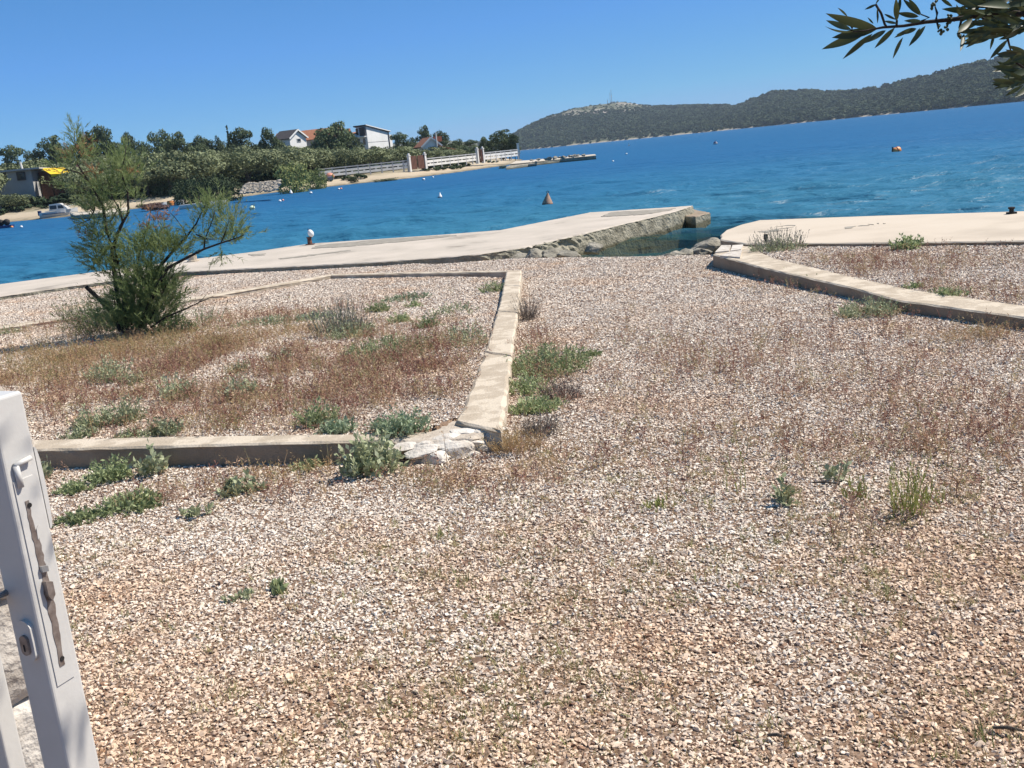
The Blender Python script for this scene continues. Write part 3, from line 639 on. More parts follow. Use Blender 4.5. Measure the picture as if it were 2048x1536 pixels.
def hill_mat():
    m = material('hillside', [(.3, (.055, .07, .036)), (.5, (.10, .105, .058)), (.7, (.18, .16, .10))], .02, .95, 0)
    N = m.node_tree.nodes; L = m.node_tree.links; p = N['Principled BSDF']; src = p.inputs['Base Color'].links[0].from_socket
    g = N.new('ShaderNodeNewGeometry'); sx = N.new('ShaderNodeSeparateXYZ'); L.new(g.outputs['Position'], sx.inputs[0])
    # bare grey rock on the summit side, a bleached rim at the water
    mp = N.new('ShaderNodeMapping'); mp.inputs['Scale'].default_value = (.012, .004, .09); L.new(g.outputs['Position'], mp.inputs['Vector'])
    nz = N.new('ShaderNodeTexNoise'); nz.inputs['Scale'].default_value = 1; nz.inputs['Detail'].default_value = 8; nz.inputs['Roughness'].default_value = .75; L.new(mp.outputs[0], nz.inputs['Vector'])
    a = N.new('ShaderNodeMapRange'); a.inputs['From Min'].default_value = 26; a.inputs['From Max'].default_value = 52; L.new(sx.outputs['Z'], a.inputs['Value'])
    b = N.new('ShaderNodeMapRange'); b.inputs['From Min'].default_value = .49; b.inputs['From Max'].default_value = .56; L.new(nz.outputs['Fac'], b.inputs['Value'])
    c = N.new('ShaderNodeMapRange'); c.inputs['From Min'].default_value = 400; c.inputs['From Max'].default_value = 300; L.new(sx.outputs['X'], c.inputs['Value'])
    q = N.new('ShaderNodeMath'); q.operation = 'MULTIPLY'; L.new(a.outputs[0], q.inputs[0]); L.new(b.outputs[0], q.inputs[1])
    q2 = N.new('ShaderNodeMath'); q2.operation = 'MULTIPLY'; L.new(q.outputs[0], q2.inputs[0]); L.new(c.outputs[0], q2.inputs[1])
    mx = N.new('ShaderNodeMix'); mx.data_type = 'RGBA'; L.new(q2.outputs[0], mx.inputs[0]); L.new(src, mx.inputs[6]); mx.inputs[7].default_value = (.33, .29, .25, 1)
    k = N.new('ShaderNodeMapRange'); k.inputs['From Min'].default_value = 1.6; k.inputs['From Max'].default_value = .6; L.new(sx.outputs['Z'], k.inputs['Value'])
    m2 = N.new('ShaderNodeMix'); m2.data_type = 'RGBA'; L.new(k.outputs[0], m2.inputs[0]); L.new(mx.outputs[2], m2.inputs[6]); m2.inputs[7].default_value = (.30, .27, .22, 1)
    L.new(m2.outputs[2], p.inputs['Base Color'])
    return m
nc = len(cols); i0 = (np.arange(len(vv)-1)[:, None]*nc+np.arange(nc-1)[None, :]).ravel()
tag(link('hill', mesh_np('hill', HV.reshape(-1, 3), np.stack([i0, i0+1, i0+nc+1, i0+nc], -1), hill_mat(), True)), 'long scrubby hill across the bay rising to a bare rocky summit', kind='structure')

# ---- foliage clumps: crowns built from leaf-sized faces through the volume of several lobes
def leaf_cloud(seed, lobes, n, size, flat=.5, fill=.35, aspect=1.6, quad=False):
    r = np.random.default_rng(seed)
    L_ = np.array(lobes, float)                 # cx,cy,cz,rx,ry,rz
    w = L_[:, 3]*L_[:, 4]+L_[:, 3]*L_[:, 5]; k = r.choice(len(L_), n, p=w/w.sum())
    d = r.normal(size=(n, 3)); d /= np.linalg.norm(d, axis=1)[:, None]
    rad = 1-fill*r.random(n)**1.8*1.3; rad *= 1+.10*r.normal(size=n)
    C = L_[k, :3]+d*L_[k, 3:6]*rad[:, None]
    # drop faces buried deep inside other lobes
    q = ((C[:, None, :]-L_[None, :, :3])/L_[None, :, 3:6]); deep = (np.linalg.norm(q, axis=2) < .62).any(1)
    C = C[~deep]; d = d[~deep]; n = len(C)
    nrm = d+r.normal(0, .55, (n, 3)); nrm[:, 2] += .25; nrm /= np.linalg.norm(nrm, axis=1)[:, None]
    a = np.cross(nrm, r.normal(size=(n, 3))); a /= np.linalg.norm(a, axis=1)[:, None]; b = np.cross(nrm, a)
    s = size*r.uniform(.6, 1.4, n)[:, None]
    V = np.stack([C-a*s*aspect*.5, C+b*s*.5, C+a*s*aspect*.5, C-b*s*.5], 1).reshape(-1, 3)
    f = np.arange(n)[:, None]*4
    return V, f+np.arange(4)[None, :]
def lobes_round(seed, n, rx, rz, cz, lr=.42, up=.3):
    r = np.random.default_rng(seed); out = [(0, 0, cz, rx*.62, rx*.62, rz*.66)]
    for i in range(n):
        t = 2*math.pi*(i+r.random()*.8)/n*1.618*2; v = r.uniform(-.75, .95); h = math.sqrt(max(0, 1-v*v*.8))
        k = lr*r.uniform(.7, 1.25)
        out.append((math.cos(t)*rx*.68*h, math.sin(t)*rx*.68*h, cz+v*rz*.68, rx*k, rx*k, rz*k*r.uniform(.8, 1.1)))
    return out
def lobes_pine(seed, n, rx, z0, z1):
    r = np.random.default_rng(seed); out = []
    for i in range(n):
        v = r.random()**.75; z = z0+(z1-z0)*v; ring = rx*(1.02-.55*v**2.2)*r.uniform(.25, 1.0); t = r.random()*6.283
        k = rx*r.uniform(.24, .40)
        out.append((math.cos(t)*ring, math.sin(t)*ring, z, k, k, k*r.uniform(.38, .6)))
    out.append((0, 0, (z0+z1)*.5, rx*.45, rx*.45, (z1-z0)*.38))
    return out
def trunk_mesh(name, h, r0, seed, mat, forks=3, spread=.5, base=.45):
    r = np.random.default_rng(seed); m = MB()
    m.tube([(0, 0, -.3), (0, 0, .12*h), (.03*h, .02*h, base*h)], [r0*1.25, r0, r0*.8], 6)
    for k in range(forks):
        t = 6.283*k/forks+r.random(); e = (math.cos(t)*spread, math.sin(t)*spread, h*r.uniform(.8, 1))
        m.tube([(.03*h, .02*h, base*h-.1), (e[0]*.45+.02*h, e[1]*.45, (base*h+e[2])*.5), e], [r0*.65, r0*.45, r0*.2], 5)
    return m.me(name, mat)
# all crowns are unit trees of height 1 (width set by their own radius), scaled per tree
OL = [(mesh_np('olive_crown', *leaf_cloud(200+i, lobes_round(200+i, 11, .56, .36, .62, .44), 2600, .044, fill=.3), M['olive']), trunk_mesh('olive_trunk', .62, .05, 210+i, M['bark'], 3, .22, .42)) for i in range(5)]
PI_ = [(mesh_np('pine_crown', *leaf_cloud(230+i, lobes_pine(230+i, 26, .50, .16, .93), 5600, .032, fill=.45), M['pine']), trunk_mesh('pine_trunk', .75, .026, 240+i, M['dark_bark'], 4, .25, .40)) for i in range(5)]
BU = [(mesh_np('bush_crown', *leaf_cloud(260+i, lobes_round(260+i, 10, .70, .44, .44, .45)+[(.35*math.cos(q), .35*math.sin(q), .14, .36, .36, .2) for q in range(6)], 4200, .042, fill=.3), M['bush']), trunk_mesh('bush_stem', .5, .05, 270+i, M['dark_bark'], 4, .3, .25)) for i in range(3)]
LB = (mesh_np('lime_bush_crown', *leaf_cloud(281, lobes_round(281, 11, .66, .44, .46, .42)+[(.33*math.cos(q), .33*math.sin(q), .14, .36, .36, .2) for q in range(6)], 4200, .042, fill=.3), M['lime_bush']), BU[0][1])
CY = (mesh_np('cypress_crown', *leaf_cloud(291, [(0, 0, .1+.11*k, .10*(1-.09*k), .10*(1-.09*k), .10) for k in range(9)], 700, .045), M['pine']), trunk_mesh('cypress_trunk', .3, .02, 292, M['dark_bark'], 1, .01, .3))
BW = (mesh_np('brushwood_crown', *leaf_cloud(295, lobes_round(295, 8, .8, .4, .4, .5), 1600, .05, aspect=6), M['brush']), BU[1][1])
def tree(name, label, cat, kind, x, y, h, wscale=1.0, group=None, z=None, rot=None):
    crown, trunk = kind
    t = thing(name, label, cat, (x, y, zp1(x, y) if z is None else z), rng.uniform(0, 6.28) if rot is None else rot, group)
    t.scale = (h*wscale, h*wscale, h)
    link('crown', crown, t); link('trunk', trunk, t)
    return t
def place_px(px, dist_y): d = aty(px, 302, dist_y); return d[0], d[1]
def ztop(px, py, Y): return aty(px, py, Y)[2]

# skyline pines: px, top row, width px, distance
pines = [(18, 296, 60, 185, 'low dark pine at the outer edge of the headland skyline behind the yellow awning'), (62, 297, 50, 190, 'low dark pine crown rising just behind the grove over the awning house'), (106, 272, 62, 190, 'flat-topped dark pine behind the tall tamarisk plume'),
    (194, 253, 72, 180, 'tall domed pine standing behind the tamarisk top'), (228, 282, 40, 185, 'small pine on the shoulder of the tall domed pine'), (256, 270, 40, 195, 'small ragged pine between the two tall domed pines'),
    (322, 257, 56, 190, 'tall pine with a blunt stepped top above the olive grove'), (358, 264, 56, 192, 'broad pine joined to the tall stepped-top pine'), (410, 270, 44, 205, 'small round pine between the broad pine and the cypress'), (440, 274, 18, 205, 'slim young pine beside the cypress'),
    (490, 260, 66, 195, 'rounded dark pine directly beside the dark cypress'), (543, 252, 46, 200, 'pointed pine in front of the white gable house'), (645, 262, 52, 205, 'lower bough-heavy pine against the red roof'), (672, 243, 84, 200, 'largest dark pine between the red roof and the tall white house'), (700, 262, 50, 205, 'pine shoulder reaching to the tall white house'),
    (800, 268, 44, 215, 'bushy pine just past the tall white house'), (822, 274, 40, 215, 'low bushy pine before the umbrella pine'), (853, 251, 36, 228, 'umbrella pine with a bare trunk above the orange-roofed house'), (886, 261, 44, 228, 'loose umbrella pine leaning over the orange roof'),
    (915, 280, 40, 235, 'low dark pine in the skyline dip above the fence'), (945, 281, 36, 235, 'second low dark pine in the dip above the fence'), (972, 272, 30, 205, 'dark pine at the start of the end grove'), (1005, 260, 58, 190, 'broad dark pine at the tip of the headland'), (1029, 268, 30, 188, 'outermost pine at the tip of the headland by the hill')]
for i, (px, ty, w, Y, lab) in enumerate(pines):
    x, y = place_px(px, Y); z = zp1(x, y); h = max(2.5, ztop(px, ty, Y)-z); wid = w*np.hypot(x, y)/F_PX
    tree('pine_tree', lab, 'tree', PI_[i % 5], x, y, h*1.03, wid/(h*1.02)*1.03, 'pines on the headland skyline')
x, y = place_px(461, 200); tree('cypress_tree', 'slim dark cypress spike on the headland skyline', 'tree', CY, x, y, (ztop(461, 257, 200)-zp1(x, y)), .62)

for i, (px, ty, w, Y) in enumerate([(130, 286, 50, 200), (164, 280, 46, 200), (215, 284, 40, 205), (238, 288, 50, 200), (275, 284, 44, 205), (292, 290, 44, 200), (340, 284, 50, 205), (385, 284, 44, 205), (398, 288, 46, 200), (428, 285, 40, 210), (452, 284, 36, 210), (470, 282, 40, 205), (515, 280, 40, 205), (560, 284, 36, 206), (660, 284, 60, 206), (690, 280, 50, 206), (812, 286, 50, 222), (838, 286, 44, 225), (872, 286, 40, 232), (900, 290, 40, 232), (930, 290, 40, 228), (958, 288, 40, 220), (985, 284, 44, 205), (1018, 282, 44, 192)]):
    x, y = place_px(px, Y); z = zp1(x, y); h = max(2.2, ztop(px, ty+rng.normal(0, 3), Y)-z); wid = w*np.hypot(x, y)/F_PX
    tree('pine_tree', 'low dark pine filling the row between the tall skyline pines', 'tree', PI_[(i*3+1) % 5], x, y, h, max(.8, wid/h), 'low pines behind the olive grove')

# houses and things on the shore limit how tall the grove may stand before them: px0, px1, distance, lowest visible row
views = [(556, 606, 215, 289), (715, 785, 215, 289), (835, 900, 195, 297), (-40, 132, 127, 388), (600, 640, 215, 280), (148, 236, 110, 408)]
sky_rows = ([-100, 0, 60, 140, 300, 400, 520, 600, 700, 800, 900, 1000, 1043], [312, 310, 306, 296, 292, 290, 288, 294, 294, 294, 298, 300, 303])
pts = []
tries = 0
while tries < 30000 and len(pts) < 270:
    tries += 1
    Y = 108+140*rng.random()**1.3; px = rng.uniform(-70, 1034)
    x, y = place_px(px, Y)
    if not inside(x, y, penin): continue
    d = float(pdist(np.array([x]), np.array([y]), edge)[0])
    if d < (13 if px > 560 else 8) or px > 1034-0.05*(Y-150): continue
    sp = 3.9*(Y/130)
    if any((x-a)**2+(y-b)**2 < sp*sp for a, b, *_ in pts): continue
    z = zp1(x, y); h = rng.uniform(3.2, 5.2); w = rng.uniform(.95, 1.25)
    cap = min(h, ztop(px, float(np.interp(px, *sky_rows))+rng.normal(-3, 5), Y)-z)
    for (a, b, D, row) in views:
        if a-12 < px < b+12 and Y < D: cap = min(cap, ztop(px, row+rng.uniform(0, 5), Y)-z)
    if cap < 1.7: continue
    pts.append((x, y)); k = cap/h
    front = d < 24
    lab = ('olive tree close round the yellow awning house on the far bank' if front else 'olive tree high on the slope above the yellow awning house') if px < 140 else \
          ('olive tree in the first rows behind the tamarisk and dark shore thicket' if front else 'olive tree far back in the grove above the dark shore thicket') if px < 480 else \
          ('olive tree just behind the rubble wall and yellow-green bushes' if front else 'olive tree far back in the grove below the white gable house') if px < 640 else \
          ('round olive tree in the row right behind the white rail fence' if front else 'olive tree of the deep grove below the tall white house, well behind the fence') if px < 830 else \
          ('round olive tree near the rusty gates and the fence end' if front else 'olive tree in the deep grove around the orange-roofed house')
    tree('olive_tree', lab, 'tree', OL[len(pts) % 5], x, y, cap, w/max(k, .6), 'grove: '+lab, z)

# dark evergreen bushes along the far water's edge: px, base row, top row, width px, label, kind
sb = [(335, 398, 348, 66, 'rounded dark evergreen bush overhanging the shore behind the tamarisk', BU[0]), (376, 397, 352, 70, 'dark evergreen bush in the middle of the overhanging shore thicket', BU[1]), (415, 394, 340, 74, 'dark tall bush of the shore thicket with paler top', BU[2]), (452, 391, 352, 60, 'dark bush at the end of the shore thicket beside the rubble wall', BU[0]),
    (585, 375, 316, 72, 'bright yellow-green bush standing alone at the shore beside the rubble wall', LB), (634, 368, 327, 40, 'smaller yellow-green bush beside the orange kayak', LB),
    (57, 396, 354, 62, 'old olive tree with open forked trunk below the awning house', OL[0]), (112, 404, 364, 66, 'grey-green olive clump in front of the yellow awning', OL[1]), (160, 408, 366, 70, 'olive clump behind the moored cabin boat', OL[2]), (20, 410, 380, 66, 'low green bush on the bank below the awning house', BU[1]), (108, 416, 385, 60, 'round green shore bush just behind the cabin boat', BU[2]), (180, 420, 380, 56, 'shore bush between the cabin boat and the quay', OL[3]), (298, 409, 392, 56, 'heap of reddish brushwood on the far shore', BW), (235, 404, 388, 50, 'low tangle of dark brushwood by the quay', BW), (500, 376, 362, 40, 'sparse dry bush on the rubble bank', BW), (695, 355, 341, 14, 'small dark shrub against the rail fence', BU[0]), (708, 358, 345, 18, 'low shrub at the foot of the rail fence', BU[1]), (770, 353, 346, 50, 'low scrub strip along the shore below the rail fence', BU[2]), (675, 358, 350, 28, 'low scrub beside the orange kayak', BU[2]), (1005, 328, 321, 18, 'small scrub near the end of the rail fence', BU[0])]
for i, (px, by, ty, w, lab, kd) in enumerate(sb):
    p = at(px, by, ZW+.55); x, y = p[0], p[1]; z = zp1(x, y) if inside(x, y, penin) else ZW
    D = np.hypot(x, y); h = (by-ty)*D/F_PX*(1.22 if i < 6 else 1.0); wid = w*D/F_PX
    ww = {True: 1.12}.get(kd[0].name.startswith('olive'), 1.45)
    tree('shore_bush' if not kd[0].name.startswith('olive') else 'olive_tree', lab, 'bush' if not kd[0].name.startswith('olive') else 'tree', kd, x, y+w*D/F_PX*.25, h, wid/(h*ww), None, z)

# hillside scrub, thousands of small crowns
tuft_lobes = [lobes_round(300+i, 4, .55, .42, .45, .5) for i in range(4)]
TUFT = proto_collection('scrub_crown', [mesh_np('scrub_crown', *leaf_cloud(310+i, tuft_lobes[i], 110, .26, fill=.25), M['scrub']) for i in range(4)])
HP = []
N_H = 30000
cu = rng.uniform(960, 2120, N_H); cv = rng.random(N_H)**.85*1.03
jj = np.interp(cu, cols, np.arange(nc)); ii = np.interp(cv, vv, np.arange(len(vv)))
j0 = np.clip(jj.astype(int), 0, nc-2); i00 = np.clip(ii.astype(int), 0, len(vv)-2); fj = (jj-j0)[:, None]; fi = (ii-i00)[:, None]
Pn = (HV[i00, j0]*(1-fj)+HV[i00, j0+1]*fj)*(1-fi)+(HV[i00+1, j0]*(1-fj)+HV[i00+1, j0+1]*fj)*fi
dens = fbm(Pn[:, 0], Pn[:, 1], .012, 41)
bare = (sstep(35, 60, Pn[:, 2])*sstep(420, 280, Pn[:, 0]))
keep = rng.random(N_H) < np.clip((dens-.20)*2.6, .12, 1)*(1-.82*bare)
Pn = Pn[keep]; n = len(Pn)
S = rng.uniform(2.6, 6.0, n)*(1-.5*bare[keep]); S *= np.where(Pn[:, 0] > 330, 1.15, 1.0); S *= np.where((cv[keep] > .93) & (rng.random(n) < .5) & (cu[keep] > 1480), rng.uniform(1.1, 1.7, n), 1)
Pn[:, 2] -= .3
scatter('hill_scrub', Pn, np.stack([S*rng.uniform(.9, 1.5, n), S*rng.uniform(.9, 1.5, n), S], 1), np.stack([np.zeros(n), np.zeros(n), rng.uniform(0, 6.28, n)], 1), rng.integers(0, 4, n), TUFT, 'dense low pine scrub covering the hill')
# low maquis under the grove
ms = []
while len(ms) < 1500:
    Y = 104+90*rng.random(); px = rng.uniform(-70, 1030); x, y = place_px(px, Y)
    if not inside(x, y, penin): continue
    d = float(pdist(np.array([x]), np.array([y]), edge)[0])
    if d < 10+2*rng.random() or (px < 60 and d < 16): continue
    ms.append((x, y, zp1(x, y)))
n_big = len(ms)
while len(ms) < n_big+170:
    Y = 108+56*rng.random(); px = rng.uniform(-40, 1030); x, y = place_px(px, Y)
    if not inside(x, y, penin): continue
    d = float(pdist(np.array([x]), np.array([y]), edge)[0])
    if 3.2 < d < 9 and vnoise(x, y, .2, 3) > .5: ms.append((x, y, zp1(x, y)))
ms = np.array(ms); n = len(ms); S = np.where(np.arange(n) < n_big, rng.uniform(.5, 1.5, n), rng.uniform(.3, .7, n))
scatter('undergrowth', ms, np.stack([S*1.4, S*1.4, S], 1), np.stack([np.zeros(n), np.zeros(n), rng.uniform(0, 6.28, n)], 1), rng.integers(0, 4, n), TUFT, 'low scrub under the headland trees')

# ================================================================== FAR SHORE: fence, gates, houses, quay
FZ = 0.45
def fpt(px, py):
    D = np.interp(px, [560, 640, 835, 1040], [127, 128, 132, 160]); d = ray(px, py); return np.array(d[:2])/np.hypot(d[0], d[1])*D
def rail_fence(label, posts, group=None):
    P = [fpt(*q) for q in posts]
    t = thing('rail_fence', label, 'fence', (*P[0], FZ-.25))
    for p in P:
        link('post', MB().box((0, 0, .75), (.15, .12, 1.5)).me('fence_post', M['fence_grey']), t, (p[0]-P[0][0], p[1]-P[0][1], 0), (0, 0, math.atan2(*(P[-1]-P[0])[::-1])))
    for a, b in zip(P[:-1], P[1:]):
        d = b-a; Ln = np.linalg.norm(d); an = math.atan2(d[1], d[0]); c = (a+b)/2-P[0]
        o = link('top_rail', MB().box((0, 0, 0), (Ln-.02, .18, .13)).me('top_rail', M['fence_grey']), t, (c[0], c[1], 1.40), (0, 0, an))
        for z, hh in ((1.03, .30), (.60, .28)):
            link('rail', MB().box((0, 0, 0), (Ln-.16, .10, hh)).me('rail', M['fence']), t, (c[0], c[1], z), (0, 0, an))
        link('spacer', MB().box((0, 0, 0), (.24, .06, .14)).me('spacer', M['fence']), t, (c[0], c[1], .81), (0, 0, an))
    return t
rail_fence('white rail fence between the yellow-green bush and the larger rusty gate', [(640, 357.5), (666, 354), (693, 352.8), (718, 351.5), (741.5, 349.5), (764.6, 347), (787, 344.8), (808, 342.3), (817, 341.3)])
rail_fence('white rail fence between the two rusty gates on the far shore', [(855, 339), (868, 338), (884, 336.6), (901, 334.8), (917, 332.6), (933, 330.6), (946, 328.8), (953, 328)])
rail_fence('short white rail fence past the narrow gate, ending at the jetty', [(970, 327.6), (982, 326.4), (993, 325), (1003, 323.8), (1011, 322.6), (1023, 320.2), (1036, 317.4)])
def rusty_gate(label, a, b, hpost, hgate):
    A = fpt(*a); B = fpt(*b); t = thing('rusty_gate', label, 'gate', (*A, FZ-.25)); d = B-A; Ln = np.linalg.norm(d); an = math.atan2(d[1], d[0])
    for q in (0*d, d):
        m = MB().box((0, 0, hpost/2), (.32, .32, hpost), an).box((0, 0, hpost+.06), (.42, .42, .12), an).lathe([(.14, hpost+.12), (.17, hpost+.24), (.10, hpost+.36)], 8)
        link('gate_post', m.me('gate_post', M['fence']), t, (q[0], q[1], 0))
    for k in (0, 1):
        c = d*(.25+.5*k); w = Ln/2-.24
        lf = link('gate_leaf', MB().box((0, 0, hgate/2+.25), (w, .05, hgate)).me('gate_leaf', M['rust']), t, (c[0], c[1], 0), (0, 0, an))
        m = MB()
        for j in range(5): m.box((-w/2+w*(j+.5)/5, -.045, hgate/2+.25), (.06, .03, hgate-.06))
        link('ribs', m.me('gate_ribs', M['rust']), lf)
    return t
rusty_gate('wide rust-red double gate between white posts in the shore fence', (820.5, 342), (852, 339), 1.9, 1.65)
rusty_gate('narrow rust-red gate between white posts in the shore fence', (956.4, 327.8), (967.5, 327.8), 1.95, 1.7)
p = fpt(1038, 317); link_ = thing('gate_post', 'lone tall white post closing the end of the shore fence', 'post', (*p, FZ-.25))
link('shaft', MB().box((0, 0, 1.1), (.34, .34, 2.2)).me('post_shaft', M['fence']), link_); link('cap', MB().box((0, 0, 2.27), (.46, .46, .12)).me('post_cap', M['fence']), link_)

# far jetty running out from the tip of the headland
fj = [xy(1020, 327.5, .05), xy(1060, 323.5, .05), xy(1120, 316.8, .05), xy(1192, 310.0, .05), xy(1190, 308.2, .05), xy(1120, 314.4, .05), xy(1060, 320, .05), xy(1030, 322, .05)]
j2 = thing('far_jetty', 'long thin dark-sided jetty reaching from the headland tip', 'jetty', (*fj[0], 0))
link('deck', slab('far_jetty_deck', fj, .05, -1.5, [M['concrete'], M['pier_side']], 1.2, lambda x, y: .05, 3, .05), j2, (-fj[0][0], -fj[0][1], 0))
for i in range(26):
    t_ = rng.random(); a = np.array(fj[1]); b = np.array(fj[3]); p = a+(b-a)*t_*.85; V, F = hull_rock(500+i, 12)
    link('rubble', mesh_np('rubble', V, F, M['rock']), j2, (p[0]-fj[0][0], p[1]-fj[0][1]+.5, .2), (0, 0, i), rng.uniform(.4, .9))
fq = [xy(1012, 333, -.1), xy(1056, 327.5, -.1), xy(1072, 326, -.1), xy(1060, 324.2, -.1), xy(1020, 329, -.1)]
tag(link('low_quay', slab('low_quay', fq, -.12, -1.5, [M['rock'], M['pier_side']], 1.0, lambda x, y: .08, 3, .05)), 'low dark rocky quay in front of the far jetty root', 'quay')

# quay by the moored boats
q1 = [xy(150, 428.5, 0), xy(205, 424, 0), xy(252, 417.5, 0), xy(256, 413.5, 0), xy(205, 419, 0), xy(140, 424.5, 0)]
tag(link('stone_quay', slab('stone_quay', q1, -.02, -1.5, [M['concrete'], M['pier_side']], .8, lambda x, y: .06, 3, .05)), 'low stone quay beside the cabin boat on the far shore', 'quay')
# rubble wall on the far bank
rw = thing('rubble_wall', 'heap-like pale rubble wall on the far bank beside the yellow-green bush', 'wall', (*at(520, 380, .4)[:2], .2))
bx = at(480, 383, .45); ex = at(552, 377, .45); m = []
V_all = []; F_all = []
for i in range(420):
    t_ = rng.random(); row = rng.random(); p = bx+(ex-bx)*t_; V, F = hull_rock(600+i % 30, 12); s = rng.uniform(.22, .5)
    b0 = len(V_all); V_all += [(v[0]*s+p[0]-rw.location.x, v[1]*s+p[1]+row*2.5-rw.location.y, v[2]*s+.1+row*.75) for v in V]; F_all += [tuple(k+b0 for k in f) for f in F]
o = link('rubble', mesh_np('rubble_heap', V_all, F_all, M['rubble']), rw); o['kind'] = 'stuff'

# houses
def gable_house(label, px, Y, w, dpt, hw, hr, yaw, wall, roof, z=None, win=(), fascia='white_wall', over=.35):
    x, y = place_px(px, Y); z = zp1(x, y) if z is None else z
    t = thing('house', label, 'house', (x, y, z), yaw)
    W = w/2; D = dpt/2
    V = [(-W, -D, -1), (W, -D, -1), (W, D, -1), (-W, D, -1), (-W, -D, hw), (W, -D, hw), (W, D, hw), (-W, D, hw), (0, -D, hw+hr), (0, D, hw+hr)]
    F = [(0, 1, 5, 8, 4), (2, 3, 7, 9, 6), (1, 2, 6, 5), (3, 0, 4, 7)]
    link('wall', mesh_np('house_wall', V, F, M[wall]), t)
    s = hr/W; ov = over; th = .16
    for sg in (-1, 1):
        E_ = [(0, -D-ov, hw+hr+.06), (0, D+ov, hw+hr+.06), (sg*(W+ov), D+ov, hw-s*ov+.06), (sg*(W+ov), -D-ov, hw-s*ov+.06)]
        V2 = E_+[(a, b, c+th) for a, b, c in E_]
        F2 = [(0, 1, 2, 3), (7, 6, 5, 4), (0, 4, 5, 1), (1, 5, 6, 2), (2, 6, 7, 3), (3, 7, 4, 0)]
        link('roof', mesh_np('roof_slope', V2, F2, M[roof]), t)
        mb = MB(); a = Vector((0, -D-ov-.03, hw+hr+.10)); b = Vector((sg*(W+ov), -D-ov-.03, hw-s*ov+.10)); c = (a+b)/2; ang = math.atan2((b-a).z, (b-a).x)
        mb.box(c, ((b-a).length, .06, .30), ry=-ang)
        link('fascia', mb.me('fascia', M[fascia]), t)
    for (wx, wz, ww, wh) in win:
        f = link('window', MB().box((0, 0, 0), (ww+.2, .10, wh+.2)).me('window_frame', M['white_paint']), t, (wx, -D-.03, wz))
        link('pane', MB().box((0, -.03, 0), (ww, .08, wh)).me('pane', M['glass']), f)
    return t
def zrow(px, py, Y): return ztop(px, py, Y)
# white gabled house
Y = 218; x, y = place_px(583, Y); zb = zp1(x, y); top = zrow(583, 262, Y)
gable_house('small white house with a brown roof and one gable window behind the grove', 583, Y, 30*Y*1.45/F_PX, 4.6, top-zb-1.5, 1.5, R(55), 'white_wall', 'dark_roof', win=[(.2, top-zb-2.0, .9, .55)])
# red roofed house
Y = 226; x, y = place_px(628, Y); zb = zp1(x, y); top = zrow(620, 262, Y)
gable_house('house with a terracotta roof half hidden by the largest pine', 622, Y, 6, 14, top-zb-1.9, 1.9, R(75), 'grey_wall', 'roof', win=())
